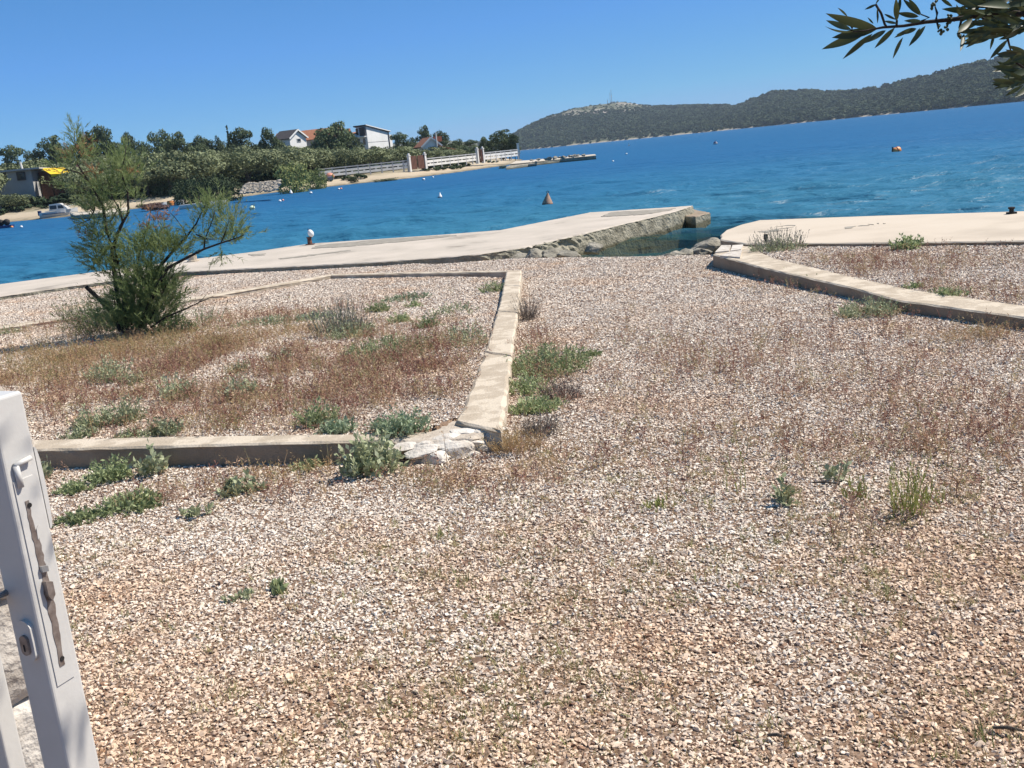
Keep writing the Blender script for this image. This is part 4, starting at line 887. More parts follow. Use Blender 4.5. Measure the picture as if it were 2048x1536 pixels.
# tall white house with a lean-to roof
Y = 220
def mono_house():
    x, y = place_px(738, Y); zb = zp1(x, y)
    t = thing('house', 'tall white house with a steep one-sided roof on the headland skyline', 'house', (x, y, zb), R(58))
    S_ = Y*1.005/F_PX; Z = lambda px, py: zrow(px, py, Y)-zb
    W = 36*S_/math.cos(R(58)); D = 2.7; zl, zr = Z(738, 252), Z(773, 263.5)
    def prism(name, q, th, mat):           # sloping slab over four corners
        V2 = list(q)+[(a, b, c+th) for a, b, c in q]
        return link(name, mesh_np(name, V2, [(3, 2, 1, 0), (4, 5, 6, 7), (0, 1, 5, 4), (1, 2, 6, 5), (2, 3, 7, 6), (3, 0, 4, 7)], M[mat]), t)
    V = [(0, 0, -1), (W, 0, -1), (W, D, -1), (0, D, -1), (0, 0, zl), (W, 0, zr), (W, D, zr), (0, D, zl)]
    link('wall', mesh_np('gable_wall', V, [(0, 1, 5, 4), (1, 2, 6, 5), (2, 3, 7, 6), (3, 0, 4, 7)], M['white_wall']), t)
    prism('roof', [(-.5, -.3, zl+.10), (W+.35, -.3, zr+.02), (W+.35, D+.3, zr+.02), (-.5, D+.3, zl+.10)], .24, 'dark_roof')
    a = Vector((-.5, -.36, zl+.30)); b = Vector((W+.35, -.36, zr+.22)); c = (a+b)/2
    link('fascia', MB().box(c, ((b-a).length, .08, .16), ry=-math.atan2((b-a).z, (b-a).x)).me('fascia', M['white_wall']), t)
    link('drainpipe', MB().box((W-.12, -.09, zr/2-.3), (.16, .16, zr+.6)).me('drainpipe', M['dark_roof']), t)
    link('annex', MB().box((W+.75, 1.6, (zr-.5)/2-.5), (1.45, 2.6, zr+.5)).me('annex_wall', M['white_wall']), t)
    link('seam', MB().box((W/2, -.012, Z(755, 283)), (W, .02, .06)).me('wall_seam', M['dark_roof']), t)
    # shaded side: dark screen under the eaves, balcony door, and a lower red roofed wing behind
    link('balcony_screen', MB().box((-.45, .8, zl-1.0), (.10, 1.5, 1.7)).me('balcony_screen', M['dark_roof']), t)
    link('balcony_slab', MB().box((-.4, 1.6, zl-2.0), (.8, 3.0, .14)).me('balcony_slab', M['white_wall']), t)
    for yy, zz in ((1.2, zl-3.0), (3.2, zl-3.0), (3.4, zl-.9)):
        link('window', MB().box((-.03, yy*.74, zz), (.08, .6, 1.3)).me('window_pane', M['glass']), t)
    zw = zl-.9
    V = [(-1.6, D+.02, -1), (W-.6, D+.02, -1), (W-.6, D+5, -1), (-1.6, D+5, -1), (-1.6, D+.02, zw-.5), (W-.6, D+.02, zw), (W-.6, D+5, zw), (-1.6, D+5, zw-.5)]
    link('wing', mesh_np('wing_wall', V, [(0, 1, 5, 4), (1, 2, 6, 5), (2, 3, 7, 6), (3, 0, 4, 7)], M['white_wall']), t)
    prism('roof', [(-2.0, D+.35, zw-.55), (W-.5, D+.35, zw+.15), (W-.5, D+5.3, zw+.15), (-2.0, D+5.3, zw-.55)], .2, 'roof')
    link('chimney', MB().box((-.9, D+1.2, zw+.2), (.5, .5, 1.3)).me('chimney', M['roof']), t)
    link('aerial', MB().tube([(-1.4, D+1.8, zw-.4), (-1.4, D+1.8, zw+2.6)], .05, 5).me('aerial', M['steel']), t)
mono_house()
# small house with orange roof and a white flue
Y = 200; x, y = place_px(864, Y); zb = zp1(x, y); top = zrow(860, 277, Y)
h3 = gable_house('small white house with an orange roof and tall white flue above the shore fence', 856, Y, 34*Y/F_PX, 6, top-zb-1.35, 1.35, .30, 'white_wall', 'roof', win=[(.15, top-zb-1.9, .85, .6)])
link('flue', MB().tube([(1.0, -3.3, top-zb-2.5), (1.0, -3.3, top-zb+.9)], .17, 8).me('flue', M['white_paint']), h3)
link('porch_roof', MB().box((2.9, -2.3, top-zb-2.0), (3.6, 2.4, .14), ry=.28).me('porch_roof', M['roof']), h3)
link('dormer', MB().box((1.9, -.6, top-zb-.25), (1.4, 1.6, .9)).me('dormer', M['roof']), h3)
# awning house
Y = 122; x, y = place_px(45, Y); zb = zp1(x, y)
ah = thing('house', 'low grey flat-roofed house with a yellow awning on the far bank', 'house', (x, y, zb), R(12))
S_ = Y*1.12/F_PX; X = lambda px: (px-45)*S_; zt = zrow(45, 341, Y)-zb
link('wall', MB().box(((X(-40)+X(52))/2, 3, zt/2-.5), (X(52)-X(-40), 6, zt+1)).me('house_wall', M['grey_wall']), ah)
link('roof', MB().box(((X(-45)+X(68))/2, 2.8, zt+.1), (X(68)-X(-45), 6.9, .18)).me('flat_roof', M['fence_grey']), ah)
link('wall', MB().box(((X(54)+X(122))/2, 4.6, zt/2-.6), (X(122)-X(54), 2.6, zt+.8)).me('recess_wall', M['rust']), ah)
for px_ in (5, 35):
    f = link('window', MB().box((X(px_), -.04, zrow(px_, 353, Y)-zb), (.95, .1, .95)).me('window_frame', M['dark_roof']), ah)
    link('pane', MB().box((X(px_), -.08, zrow(px_, 353, Y)-zb), (.7, .1, .7)).me('pane', M['glass']), f)
link('chimney', MB().tube([(X(33), 2, zt), (X(31.5), 2, zt+1.0)], .12, 8).me('chimney', M['fence']), ah)
V = [(X(63), 2.0, zrow(63, 338, Y)-zb), (X(101), 2.0, zrow(101, 338, Y)-zb), (X(121), -1.2, zrow(121, 349, Y)-zb), (X(86), -1.2, zrow(86, 351, Y)-zb)]
V2 = V+[(a, b, c+.06) for a, b, c in V]+[(V[2][0], V[2][1], V[2][2]-.25), (V[3][0], V[3][1], V[3][2]-.25)]
link('awning', mesh_np('awning', V2, [(3, 2, 1, 0), (4, 5, 6, 7), (0, 1, 5, 4), (1, 2, 6, 5), (3, 0, 4, 7), (7, 6, 2, 8, 9, 3)], M['yellow']), ah)
link('red_post', MB().box((X(127), .5, zrow(127, 345, Y)-zb-.2), (.18, .18, 1.9)).me('red_post', M['pink']), ah)
link('post', MB().tube([(X(86), -1.15, 0), (X(86), -1.15, zrow(86, 351, Y)-zb)], .06, 6).me('awning_post', M['dark_bark']), ah)

# radio masts on the hill
def mast(px, ty, by, dist_px, label, w, stays=False):
    hd, dc, rd, zr = hill_col(px); x, y = hd*(rd*1.0); zb = zr-4; D = rd; zt = CAM_H+ray(px, ty)[2]/np.hypot(*ray(px, ty)[:2])*D
    t = thing('radio_mast', label, 'mast', (x, y, zb)); H = zt-zb
    m = MB()
    for k in range(3):
        a = 2.1*k; m.tube([(math.cos(a)*w, math.sin(a)*w, 0), (math.cos(a)*w*.35, math.sin(a)*w*.35, H)], w*.16, 4)
    n = int(H/2.5)
    for j in range(n):
        s = 1-.65*j/n; s2 = 1-.65*(j+1)/n
        for k in range(3):
            a = 2.1*k; b = 2.1*(k+1); m.tube([(math.cos(a)*w*s, math.sin(a)*w*s, H*j/n), (math.cos(b)*w*s2, math.sin(b)*w*s2, H*(j+1)/n)], w*.09, 4, False)
    link('lattice', m.me('mast_lattice', M['steel']), t)
    if stays: link('antenna_drum', MB().lathe([(w*.5, H*.55), (w*.8, H*.57), (w*.8, H*.62), (w*.5, H*.64)], 10).me('antenna_drum', M['fence']), t)
    return t
mast(1229, 179, 207, 0, 'tallest lattice radio mast on the bare summit', 1.0, True)
mast(1226.2, 185, 207, 0, 'shorter lattice mast just beside the tallest mast', .7)
mast(1221, 198, 207, 0, 'small dark mast at the foot of the tall summit masts', 1.1, True)
mast(1240, 200, 206, 0, 'short mast beside the little hut on the summit', .8, True)
mast(1568, 183, 191, 0, 'thin lone mast on the lower wooded ridge', .7)
hd, dc, rd, zr = hill_col(1231); hx, hy = hd*rd
t = thing('summit_hut', 'little pale hut between the masts on the summit', 'hut', (hx, hy, zr-2)); link('wall', MB().box((0, 0, 2.4), (9, 5, 5)).me('hut_wall', M['white_wall']), t); link('roof', MB().box((0, 0, 5.0), (9.6, 5.6, .4)).me('hut_roof', M['fence_grey']), t)

# ================================================================== ON THE WATER
def loft(name, secs, mat, close=True):
    n = len(secs[0]); V = [v for s in secs for v in s]; F = []
    for i in range(len(secs)-1):
        for k in range(n-1): F.append((i*n+k, i*n+k+1, (i+1)*n+k+1, (i+1)*n+k))
    F.append(tuple(range(n-1, -1, -1))); F.append(tuple((len(secs)-1)*n+k for k in range(n)))
    return mesh_np(name, V, F, mat)
def hull(name, Ln, B, H, mat, bow=.35, rake=.25):
    secs = []
    for i in range(11):
        t = i/10; x = -Ln/2+Ln*t; b = B/2*(1-max(0, (t-.45)/.55)**2.2)*(.88+.12*min(1, t*4)); b = max(b, .02); h = H*(1+bow*t**2.2); zb = -.25+.55*max(0, t-.7)**1.5
        xx = x+rake*max(0, t-.7)
        secs.append([(x, -b*.05, zb), (x, -b*.7, zb+.12), (xx, -b, h*.55), (xx, -b, h), (xx, b, h), (xx, b, h*.55), (x, b*.7, zb+.12), (x, b*.05, zb)])
    return loft(name, secs, mat)
def cabin_boat():
    p = at(120, 434, ZW); t = thing('motor_boat', 'white cabin motor boat with dark windows moored at the far bank', 'boat', (p[0], p[1], ZW), R(10))
    S = np.hypot(p[0], p[1])/F_PX; Ln = 62*S
    link('hull', hull('boat_hull', Ln, 1.8, .58, M['white_paint']), t)
    link('stripe', MB().box((-.1*Ln, -.90, .40), (Ln*.62, .03, .06)).me('hull_stripe', M['navy']), t)
    link('deck', MB().box((.02*Ln, 0, .66), (Ln*.72, 1.35, .06)).me('boat_deck', M['white_paint']), t)
    cb = [(-.22, .0), (-.20, .62), (.02, .66), (.10, .64), (.26, .22), (.30, .0)]
    V = []
    for sy in (-1, 1):
        for cx, cz in cb: V.append((cx*Ln, sy*(.62-.1*cz), .66+cz))
    n = len(cb); F = [tuple(range(n))[::-1], tuple(range(n, 2*n))]+[(k, (k+1) % n, (k+1) % n+n, k+n) for k in range(n)]
    c = link('cabin', mesh_np('cabin', V, [f[::-1] for f in F], M['white_paint']), t)
    for (x0, x1, z0, z1, sk) in ((-.19, -.005, .14, .50, 0), (.035, .17, .16, .46, .045)):
        V = [(x0*Ln, -.645, .66+z0), (x1*Ln+sk*Ln*.6, -.645, .66+z0), (x1*Ln-sk*Ln*.3, -.60, .66+z1), (x0*Ln, -.60, .66+z1)]; V = V+[(a, b-.015, z) for a, b, z in V]
        link('window', mesh_np('boat_window', V, [(0, 1, 2, 3), (7, 6, 5, 4), (0, 4, 5, 1), (1, 5, 6, 2), (2, 6, 7, 3), (3, 7, 4, 0)], M['glass']), c)
    link('windscreen', MB().box((.185*Ln, 0, .66+.44), (.03, .95, .42), ry=.75).me('windscreen', M['glass']), c)
    ob = MB().box((-.53*Ln, 0, .55), (.30, .32, .45)).box((-.52*Ln, 0, .1), (.12, .12, .7)).box((-.54*Ln, 0, -.2), (.3, .06, .2))
    link('outboard_motor', ob.me('outboard_motor', M['navy']), t)
    m = MB().tube([(.30*Ln, -.4, .75), (.31*Ln, -.4, 1.0), (.46*Ln, -.08, 1.08), (.48*Ln, -.05, .9)], .018, 5).tube([(.30*Ln, .4, .75), (.31*Ln, .4, 1.0), (.46*Ln, .08, 1.08)], .018, 5)
    link('bow_rail', m.me('bow_rail', M['steel']), t)
cabin_boat()
def small_boat(name, label, cat, px, py, wpx, hull_mat, yaw, B=1.1, H=.35, z=ZW, inner='grey_wall', group=None, Yoff=0):
    p = at(px, py, z); t = thing(name, label, cat, (p[0], p[1]+Yoff, z), yaw, group); Ln = wpx*np.hypot(p[0], p[1])/F_PX
    link('hull', hull(name+'_hull', Ln, B, H, M[hull_mat], .25, .1), t)
    link('thwart', MB().box((-.1*Ln, 0, H+.035), (.22, B*.8, .05)).box((.15*Ln, 0, H+.05), (.22, B*.7, .05)).me('thwart', M[inner]), t)
    return t
small_boat('rowing_boat', 'long low white rowing boat seen through the tamarisk branches', 'boat', 408, 414, 88, 'white_paint', R(12), 1.2, .34)
small_boat('dinghy', 'red-brown dinghy pulled up by the brushwood on the far shore', 'boat', 275, 408.5, 26, 'rust', R(8), .8, .2, ZW+.3)
for i, (px, py, w, mt, lab) in enumerate([(323, 412.5, 20, 'white_paint', 'white kayak nose-on at the water near the thicket'), (340, 409, 16, 'orange', 'orange kayak lying between white ones at the water'), (358, 407, 18, 'white_paint', 'white dinghy afloat beside the dark thicket'), (212, 414, 26, 'orange', 'orange-yellow kayak leaning on the quay')]):
    small_boat('kayak', lab, 'kayak', px, py, w, mt, R(5+7*i), .75, .3, ZW+.1, 'black', 'small craft along the far shore')
# orange kayak stood against the bush
p = at(661, 361, .3); t = thing('kayak', 'coral orange kayak stored beside the smaller yellow-green bush', 'kayak', (p[0], p[1], .35), R(6)); L_ = 17*np.hypot(p[0], p[1])/F_PX
secs = []
for i in range(9):
    u = i/8*2-1; r_ = math.sqrt(max(.02, 1-u*u)); secs.append([(u*L_/2, .32*r_*math.cos(a), .38+.42*r_*math.sin(a)) for a in np.linspace(0, 2*math.pi, 10)[:-1]]+[(u*L_/2, .32*r_, .38)])
link('hull', loft('kayak_hull', secs, M['pink']), t)
link('bow_panel', MB().box((L_*.36, -.26, .42), (L_*.12, .06, .45)).me('bow_panel', M['yellow']), t)
link('stripe', MB().box((-.02*L_, -.335, .34), (L_*.5, .04, .07)).me('kayak_stripe', M['buoy_white']), t)

# big faded orange buoy
def cone_buoy(label, px, by, ty, body, tilt=(.0, .0), ring=True, band=None, cat='buoy'):
    p = at(px, by, ZW); D = np.hypot(p[0], p[1]); h = (by-ty)*D/F_PX; r = h*.36
    t = thing('mooring_buoy', label, cat, (p[0], p[1], ZW)); t.rotation_euler = (tilt[0], tilt[1], 0)
    prof = [(r*.55, -.22*h), (r*.88, -.08*h), (r, .08*h), (r*1.0, .17*h), (r*.92, .26*h), (r*.70, .42*h), (r*.45, .60*h), (r*.25, .74*h), (r*.15, .82*h), (r*.12, .86*h)]
    link('body', MB().lathe(prof, 20).me('buoy_body', M[body], True), t)
    if band: link('band', MB().lathe([(r*1.02, .06*h), (r*1.03, .08*h), (r*1.03, .15*h), (r*1.02, .17*h)], 20).me('buoy_band', M[band], True), t)
    if ring:
        m = MB(); m.tube([(r*.2*math.cos(a), 0, .92*h+.075*h*math.sin(a)) for a in np.linspace(0, 2*math.pi, 13)], h*.022, 6, False)
        m.tube([(0, 0, .80*h), (0, 0, .86*h)], r*.10, 6)
        link('lifting_ring', m.me('lifting_ring', M['black']), t)
    return t
cone_buoy('large faded orange conical buoy with a lifting ring beyond the jetty', 1095, 411.5, 382.5, 'buoy_rust', (.04, .10), True, 'rust')
cone_buoy('small grey-white conical buoy out in the middle of the bay', 880, 395.5, 383.5, 'buoy_white', (0, .08), False, 'rust')
cone_buoy('tiny conical buoy near the rubble bank on the far shore', 582, 387.5, 378, 'buoy_white', (0, .05), False, 'buoy_rust')
def round_buoy(label, px, py, dpx, mat, extra=None, sub=.35):
    p = at(px, py, ZW); D = np.hypot(p[0], p[1]); r = max(.09, dpx*D/F_PX/2)
    t = thing('mooring_buoy', label, 'buoy', (p[0], p[1], ZW+r*.45))
    prof = [(r*math.cos(a), r*math.sin(a)*.92) for a in np.linspace(-1.45, 1.45, 11)]
    link('body', MB().lathe(prof, 16).me('buoy_body', M[mat], True), t)
    link('mooring_eye', MB().tube([(r*.25*math.cos(a), 0, r*1.0+r*.22*math.sin(a)) for a in np.linspace(0, 2*math.pi, 9)], r*.07, 5, False).me('mooring_eye', M['black']), t)
    if extra: link('collar', MB().lathe([(r*1.02, -.12*r), (r*1.05, 0), (r*1.02, .14*r)], 16).me('buoy_collar', M[extra], True), t)
    return t
for a in [('pale green round buoy floating past the tamarisk tip', 505, 419, 11, 'buoy_lime', 'navy'), ('white round float of a pair near the far bank', 560, 403.5, 6, 'buoy_white'), ('red float touching the white float of the pair', 566, 401.5, 4.5, 'pink'),
          ('white float drifting alone between the pair and the tiny cone', 622, 387.5, 6, 'buoy_white', 'navy'), ('white float of the pair below the orange kayak', 678, 379.5, 5, 'buoy_white', 'navy'), ('coral float of the pair below the orange kayak', 682.5, 378.5, 4.5, 'pink'),
          ('white and blue float in front of the wide rusty gate', 847.5, 360.5, 6, 'buoy_white', 'navy'), ('small white float just beyond the one by the wide gate', 866, 355.5, 4, 'buoy_white'), ('white speck of a float near the far jetty tip', 1226, 323.5, 4, 'buoy_white'), ('blue-white float out past the far jetty', 1253, 309, 4, 'buoy_white', 'navy'),
          ('dark float with a white cap in the open bay under the hill', 1431, 288.5, 8, 'navy', 'buoy_white'), ('orange float next to the dark bundle at the edge of the bay', 24, 455.5, 5, 'orange'), ('white float beside the orange one at the edge of the bay', 43, 455, 5, 'buoy_white'), ('white float close under the quay', 242, 428, 4, 'buoy_white')]:
    round_buoy(*a)
p = at(6, 457, ZW); t = thing('moored_raft', 'dark bundle of fenders moored at the edge of the bay', 'raft', (p[0], p[1], ZW), .2)
link('deck', MB().box((0, 0, .1), (1.5, .9, .25)).me('raft_deck', M['navy']), t)
for k in range(3): link('fender', MB().lathe([(.05, 0), (.22, .1), (.24, .4), (.06, .5)], 10).me('fender', M['black'], True), t, (-.5+.45*k, -.1*k, .2))
# orange barrel buoy lying on its side, with a dark stave
p = at(1792, 303.5, ZW); D = np.hypot(p[0], p[1]); s = D/F_PX
t = thing('barrel_buoy', 'orange barrel buoy lying on its side in the open bay under the wooded ridge', 'buoy', (p[0], p[1], ZW+.06), .3)
b = link('body', MB().lathe([(.25*7*s, -8*s), (.8*6.2*s, -7*s), (6.4*s, -3*s), (6.4*s, 3*s), (.8*6.2*s, 7*s), (.25*7*s, 8*s)], 16).me('buoy_body', M['orange'], True), t, (1*s, 0, 0), (.1, R(78), 0))
link('spar', MB().tube([(-6*s, 0, -3*s), (-7.5*s, 0, 7*s)], 1.4*s, 6).me('spar', M['black']), t)
link('strap', MB().lathe([(6.6*s, -1*s), (6.6*s, 1*s)], 16).me('strap', M['rust']), b)
# sail far off by the coast
p = at(1257.5, 288.5, ZW); D = np.hypot(p[0], p[1]); t = thing('sailing_boat', 'tiny white sail far off under the summit hill', 'boat', (p[0]*.8, p[1]*.8, ZW)); s = D*.8/F_PX
link('hull', hull('sail_hull', 4*s, 1.4*s, 1.0*s, M['white_paint']), t); link('sail', mesh_np('sail', [(-1.4*s, 0, 1.2*s), (1.2*s, .1*s, 1.2*s), (0, .02*s, 7*s), (-1.4*s, .03, 1.2*s), (1.2*s, .1*s+.03, 1.2*s), (0, .02*s+.03, 7*s)], [(0, 1, 2), (5, 4, 3), (0, 3, 4, 1), (1, 4, 5, 2), (2, 5, 3, 0)], M['buoy_white']), t)

# bollards and irons on the jetty and the terrace
p = at(621, 489, Z_PIER); t = thing('mooring_post', 'short rusty mooring post near the edge of the jetty', 'mooring post', (p[0], p[1]-.05, Z_PIER))
link('post', MB().lathe([(.06, -.02), (.052, .08), (.048, .15), (.065, .155), (.065, .175), (.02, .18)], 10).me('iron_post', M['rust']), t)
link('base_plate', MB().box((0, 0, .008), (.2, .2, .016)).me('base_plate', M['rust']), t)
t = thing('float', 'white oval float tipped over on top of the rusty mooring post', 'float', (p[0]+.05, p[1]-.05, Z_PIER+.25)); t.scale = (.62, .62, .72)
b = link('body', MB().lathe([(.02, -.12), (.07, -.10), (.105, -.04), (.11, .01), (.09, .08), (.045, .125), (.02, .135)], 16).me('float_body', M['buoy_white'], True), t, None, (0, -.5, .4))
link('lug', MB().tube([(.03*math.cos(a), 0, .15+.028*math.sin(a)) for a in np.linspace(0, 6.283, 9)], .009, 5, False).me('float_lug', M['navy']), b)
p = at(389, 522, Z_PIER); t = thing('bollard', 'stubby pale concrete bollard half hidden by the tamarisk', 'bollard', (p[0], p[1]-.1, Z_PIER))
link('stub', MB().lathe([(.10, -.02), (.092, .06), (.088, .15), (.075, .165), (.03, .17)], 12).me('bollard_stub', M['kerb']), t); link('foot', MB().lathe([(.13, -.01), (.13, .02), (.11, .035)], 12).me('bollard_foot', M['kerb']), t)
p = at(1532, 484.5, Z_TER); t = thing('light_fitting', 'small black spotlight stub at the front edge of the terrace', 'light fitting', (p[0], p[1], Z_TER))
link('housing', MB().box((0, 0, .07), (.036, .05, .075), rz=.2).me('spot_housing', M['black']), t); link('bracket', MB().box((-.01, 0, .02), (.09, .02, .012)).box((0, 0, .02), (.02, .02, .04)).me('spot_bracket', M['black']), t)
p = at(2023, 427.5, Z_TER); t = thing('mooring_cleat', 'black iron mooring cleat near the seaward edge of the terrace', 'cleat', (p[0], p[1], Z_TER))
link('base', MB().box((0, 0, .012), (.11, .09, .024)).me('cleat_base', M['black']), t); link('horn', MB().lathe([(.032, .02), (.03, .06), (.045, .07), (.045, .09), (.02, .095)], 10).me('cleat_horn', M['black']), t)

# ================================================================== GATE, PILLAR AND OLIVE TREE BESIDE THE CAMERA
WN = Vector((.906, -.423, 0)); GU = Vector((-.906, .423, 0)); GV = Vector((.423, .906, 0)); UP = Vector((0, 0, 1))
d0 = ray(49, 1130); d0 = d0/np.hypot(d0[0], d0[1])*1.25
GE = Vector((d0[0], d0[1], .020)); TW = .045; GTOP = 1.418
g = thing('garden_gate', 'white painted metal garden gate standing open with a chipped lock edge', 'gate', GE)
def gbox(name, u0, u1, v0, v1, z0, z1, mat='white_paint', parent=None, bev=.0):
    P = []
    for z in (z0, z1):
        for u, v in ((u0, v0), (u1, v0), (u1, v1), (u0, v1)): P.append(tuple(GU*u+GV*v+UP*z))
    me = mesh_np(name, P, [(0, 1, 2, 3), (7, 6, 5, 4), (1, 0, 4, 5), (2, 1, 5, 6), (3, 2, 6, 7), (0, 3, 7, 4)], M[mat])
    o = link(name, me, parent or g)
    if bev:
        b = o.modifiers.new('bevel', 'BEVEL'); b.width = bev; b.segments = 3
    return o
gbox('stile', 0, TW, 0, TW, .06, GTOP, bev=.004)
for k in range(5): gbox('bar', .122+.11*k, .147+.11*k, .010, .035, .10, GTOP-.05, bev=.003)
gbox('rail', TW+.001, .62, .004, .041, GTOP-.045, GTOP-.004, bev=.003); gbox('rail', TW+.001, .62, .004, .041, .10, .14, bev=.003)
# lock edge on the white face: raised rim, worn brown plate with ragged paint, bolts
def face_poly(name, pts, off, th, mat, parent=g):
    """pts are (v, z) on the lock face, extruded outwards"""
    n = len(pts); V = [tuple(GV*v+UP*z+WN*off) for v, z in pts]+[tuple(GV*v+UP*z+WN*(off+th)) for v, z in pts]
    ar = sum(pts[i][0]*pts[(i+1) % n][1]-pts[(i+1) % n][0]*pts[i][1] for i in range(n))
    F = [tuple(range(n, 2*n)), tuple(range(n))[::-1]]+[(k, (k+1) % n, (k+1) % n+n, k+n) for k in range(n)]
    if ar < 0: F = [f[::-1] for f in F]
    return link(name, mesh_np(name, V, F, M[mat]), parent)
rim = face_poly('lock_rim', [(.008, 1.065), (.034, 1.065), (.0345, 1.32), (.0075, 1.32)], 0, .0012, 'white_paint')
r_ = np.random.default_rng(5); zs_ = np.linspace(1.086, 1.294, 34)
Lp = [(.0168+r_.normal(0, .0007)+(.002 if 1.19 < z < 1.21 else 0), z) for z in zs_]; Rp = [(.0258+r_.normal(0, .0008)-(.0035 if z > 1.25 else 0)-(.004 if z < 1.105 else 0)*r_.random(), z) for z in zs_]
lp = face_poly('lock_plate', Lp+Rp[::-1], .0012, .0007, 'lock_metal')
face_poly('latch_bolt', [(.0165, 1.196), (.026, 1.192), (.026, 1.176), (.0205, 1.170), (.0165, 1.178)], .0019, .006, 'lock_metal', g)
face_poly('dead_bolt', [(.017, 1.214), (.0255, 1.212), (.0255, 1.205), (.017, 1.207)], .0019, .004, 'steel', g)
for z in (1.288, 1.30-.205): face_poly('screw', [(.021+.003*math.cos(a), z+.003*math.sin(a)) for a in np.linspace(0, 6.283, 9)[:-1]], .0019, .001, 'black', g)
face_poly('paint_chip', [(.0225, 1.245), (.027, 1.25), (.0272, 1.262), (.0235, 1.258)], .0019, .0006, 'white_paint', g)
# welded lug
def lug_bar(a, b, r): return MB().tube([tuple(GV*a[0]+UP*a[1]+WN*a[2]), tuple(GV*b[0]+UP*b[1]+WN*b[2])], r, 8)
m = lug_bar((.012, 1.338, .003), (.034, 1.341, .004), .0033); m2 = MB(); m2.V = m.V; m2.F = m.F
m2.tube([tuple(GV*.0135+UP*1.338+WN*.003), tuple(GV*.0145+UP*1.312+WN*.003)], .0036, 8); link('welded_lug', m2.me('welded_lug', M['white_paint'], True), g)
# rounded stop plate on the far edge
pp = [(0, 1.25)]+[((.006)*math.sin(a)**.6, 1.30-.05*math.cos(a)) for a in np.linspace(.15, 2.99, 12)]+[(0, 1.35)]
V = [tuple(GV*(TW+v)+UP*z+WN*(-.006)) for v, z in pp]+[tuple(GV*(TW+v)+UP*z+WN*(-.001)) for v, z in pp]; n = len(pp)
link('stop_plate', mesh_np('stop_plate', V, [tuple(range(n, 2*n)), tuple(range(n))[::-1]]+[(k, (k+1) % n, (k+1) % n+n, k+n) for k in range(n)], M['white_paint']), g)
# oval lock escutcheon and cylinder on the shaded face
def oval(name, c_u, c_z, hw, hh, t0, t1, mat, parent):
    q = []
    for a in np.linspace(0, 2*math.pi, 29)[:-1]:
        q.append((c_u+hw*math.cos(a), c_z+(hh-hw)*(1 if math.sin(a) > 1e-6 else -1 if math.sin(a) < -1e-6 else 0)+hw*math.sin(a)))
    n = len(q); V = [tuple(GU*u+UP*z-GV*t0) for u, z in q]+[tuple(GU*u+UP*z-GV*t1) for u, z in q]
    F = [tuple(range(n, 2*n))[::-1], tuple(range(n))]+[(k+n, (k+1) % n+n, (k+1) % n, k) for k in range(n)]
    return link(name, mesh_np(name, V, F, M[mat]), parent)
es = oval('escutcheon', .0185, 1.128, .0115, .026, 0, .0055, 'white_paint', g)
oval('key_cylinder', .0185, 1.124, .0062, .0125, .0056, .009, 'lock_metal', es); oval('keyhole', .0185, 1.121, .0011, .0045, .0091, .0095, 'black', es)
m = MB().lathe([(.008, 0), (.007, .02), (.012, .026), (.022, .034), (.026, .046), (.022, .058), (.008, .064)], 20)
link('knob', m.me('gate_knob', M['steel'], True), g, tuple(GU*.041+UP*1.185), (R(90), 0, math.atan2(GU.y, GU.x)+math.pi), .5)

# rough stone pillar behind the gate
d1 = ray(98, 1200); d1 = d1/np.hypot(d1[0], d1[1])*1.62
PC = Vector((d1[0], d1[1], 0)); an = math.atan2(-.58, .81)+math.pi/2
pil = thing('stone_pillar', 'rough pale stone gate pillar standing behind the white gate', 'pillar', PC, an)
PH = 1.425
link('mortar_core', MB().box((-.30, .22, PH/2-.05), (.52, .36, PH+.02)).me('pillar_core', M['mortar']), pil)
def block(seed, sx, sy, sz):
    import bmesh
    from mathutils import noise
    bm = bmesh.new(); bmesh.ops.create_cube(bm, size=1); bmesh.ops.subdivide_edges(bm, edges=bm.edges[:], cuts=6, use_grid_fill=True)
    off = Vector((seed*2.3, seed*.7, seed*1.9))
    for v in bm.verts:
        p = v.co.copy(); k = max(abs(p.x), abs(p.z)); q = p.normalized()*.62
        p = p.lerp(q, .22); nz = noise.fractal(p*2.2+off, 1, 2, 4)
        p *= 1+.13*nz
        v.co = Vector((p.x*sx, p.y*sy, p.z*sz))
    bm.verts.index_update(); V = [tuple(v.co) for v in bm.verts]; F = [tuple(v.index for v in f.verts) for f in bm.faces]; bm.free(); return V, F
r_ = np.random.default_rng(77); z = -.02; row = 0
while z < PH-.02:
    hh = min(r_.uniform(.10, .19), PH+.02-z); hh = max(hh, .07); x = -.60
    while x < -.02:
        w = r_.uniform(.11, .27)
        if x+w > -.10: w = -x
        V, F = block(900+row*10+int(-x*20), w*1.06, .16, hh*1.05)
        link('stone', mesh_np('pillar_stone', V, F, M['limestone'], True), pil, (x+w/2, .06+r_.uniform(-.012, .012), z+hh/2), (0, r_.uniform(-.05, .05), 0)); x += w
    z += hh; row += 1
for k in range(3):
    V, F = block(980+k, .24, .30, .075); link('cap_stone', mesh_np('cap_stone', V, F, M['limestone'], True), pil, (-.12-.21*k, .2, PH+.02), (0, .03*k, .1*k))

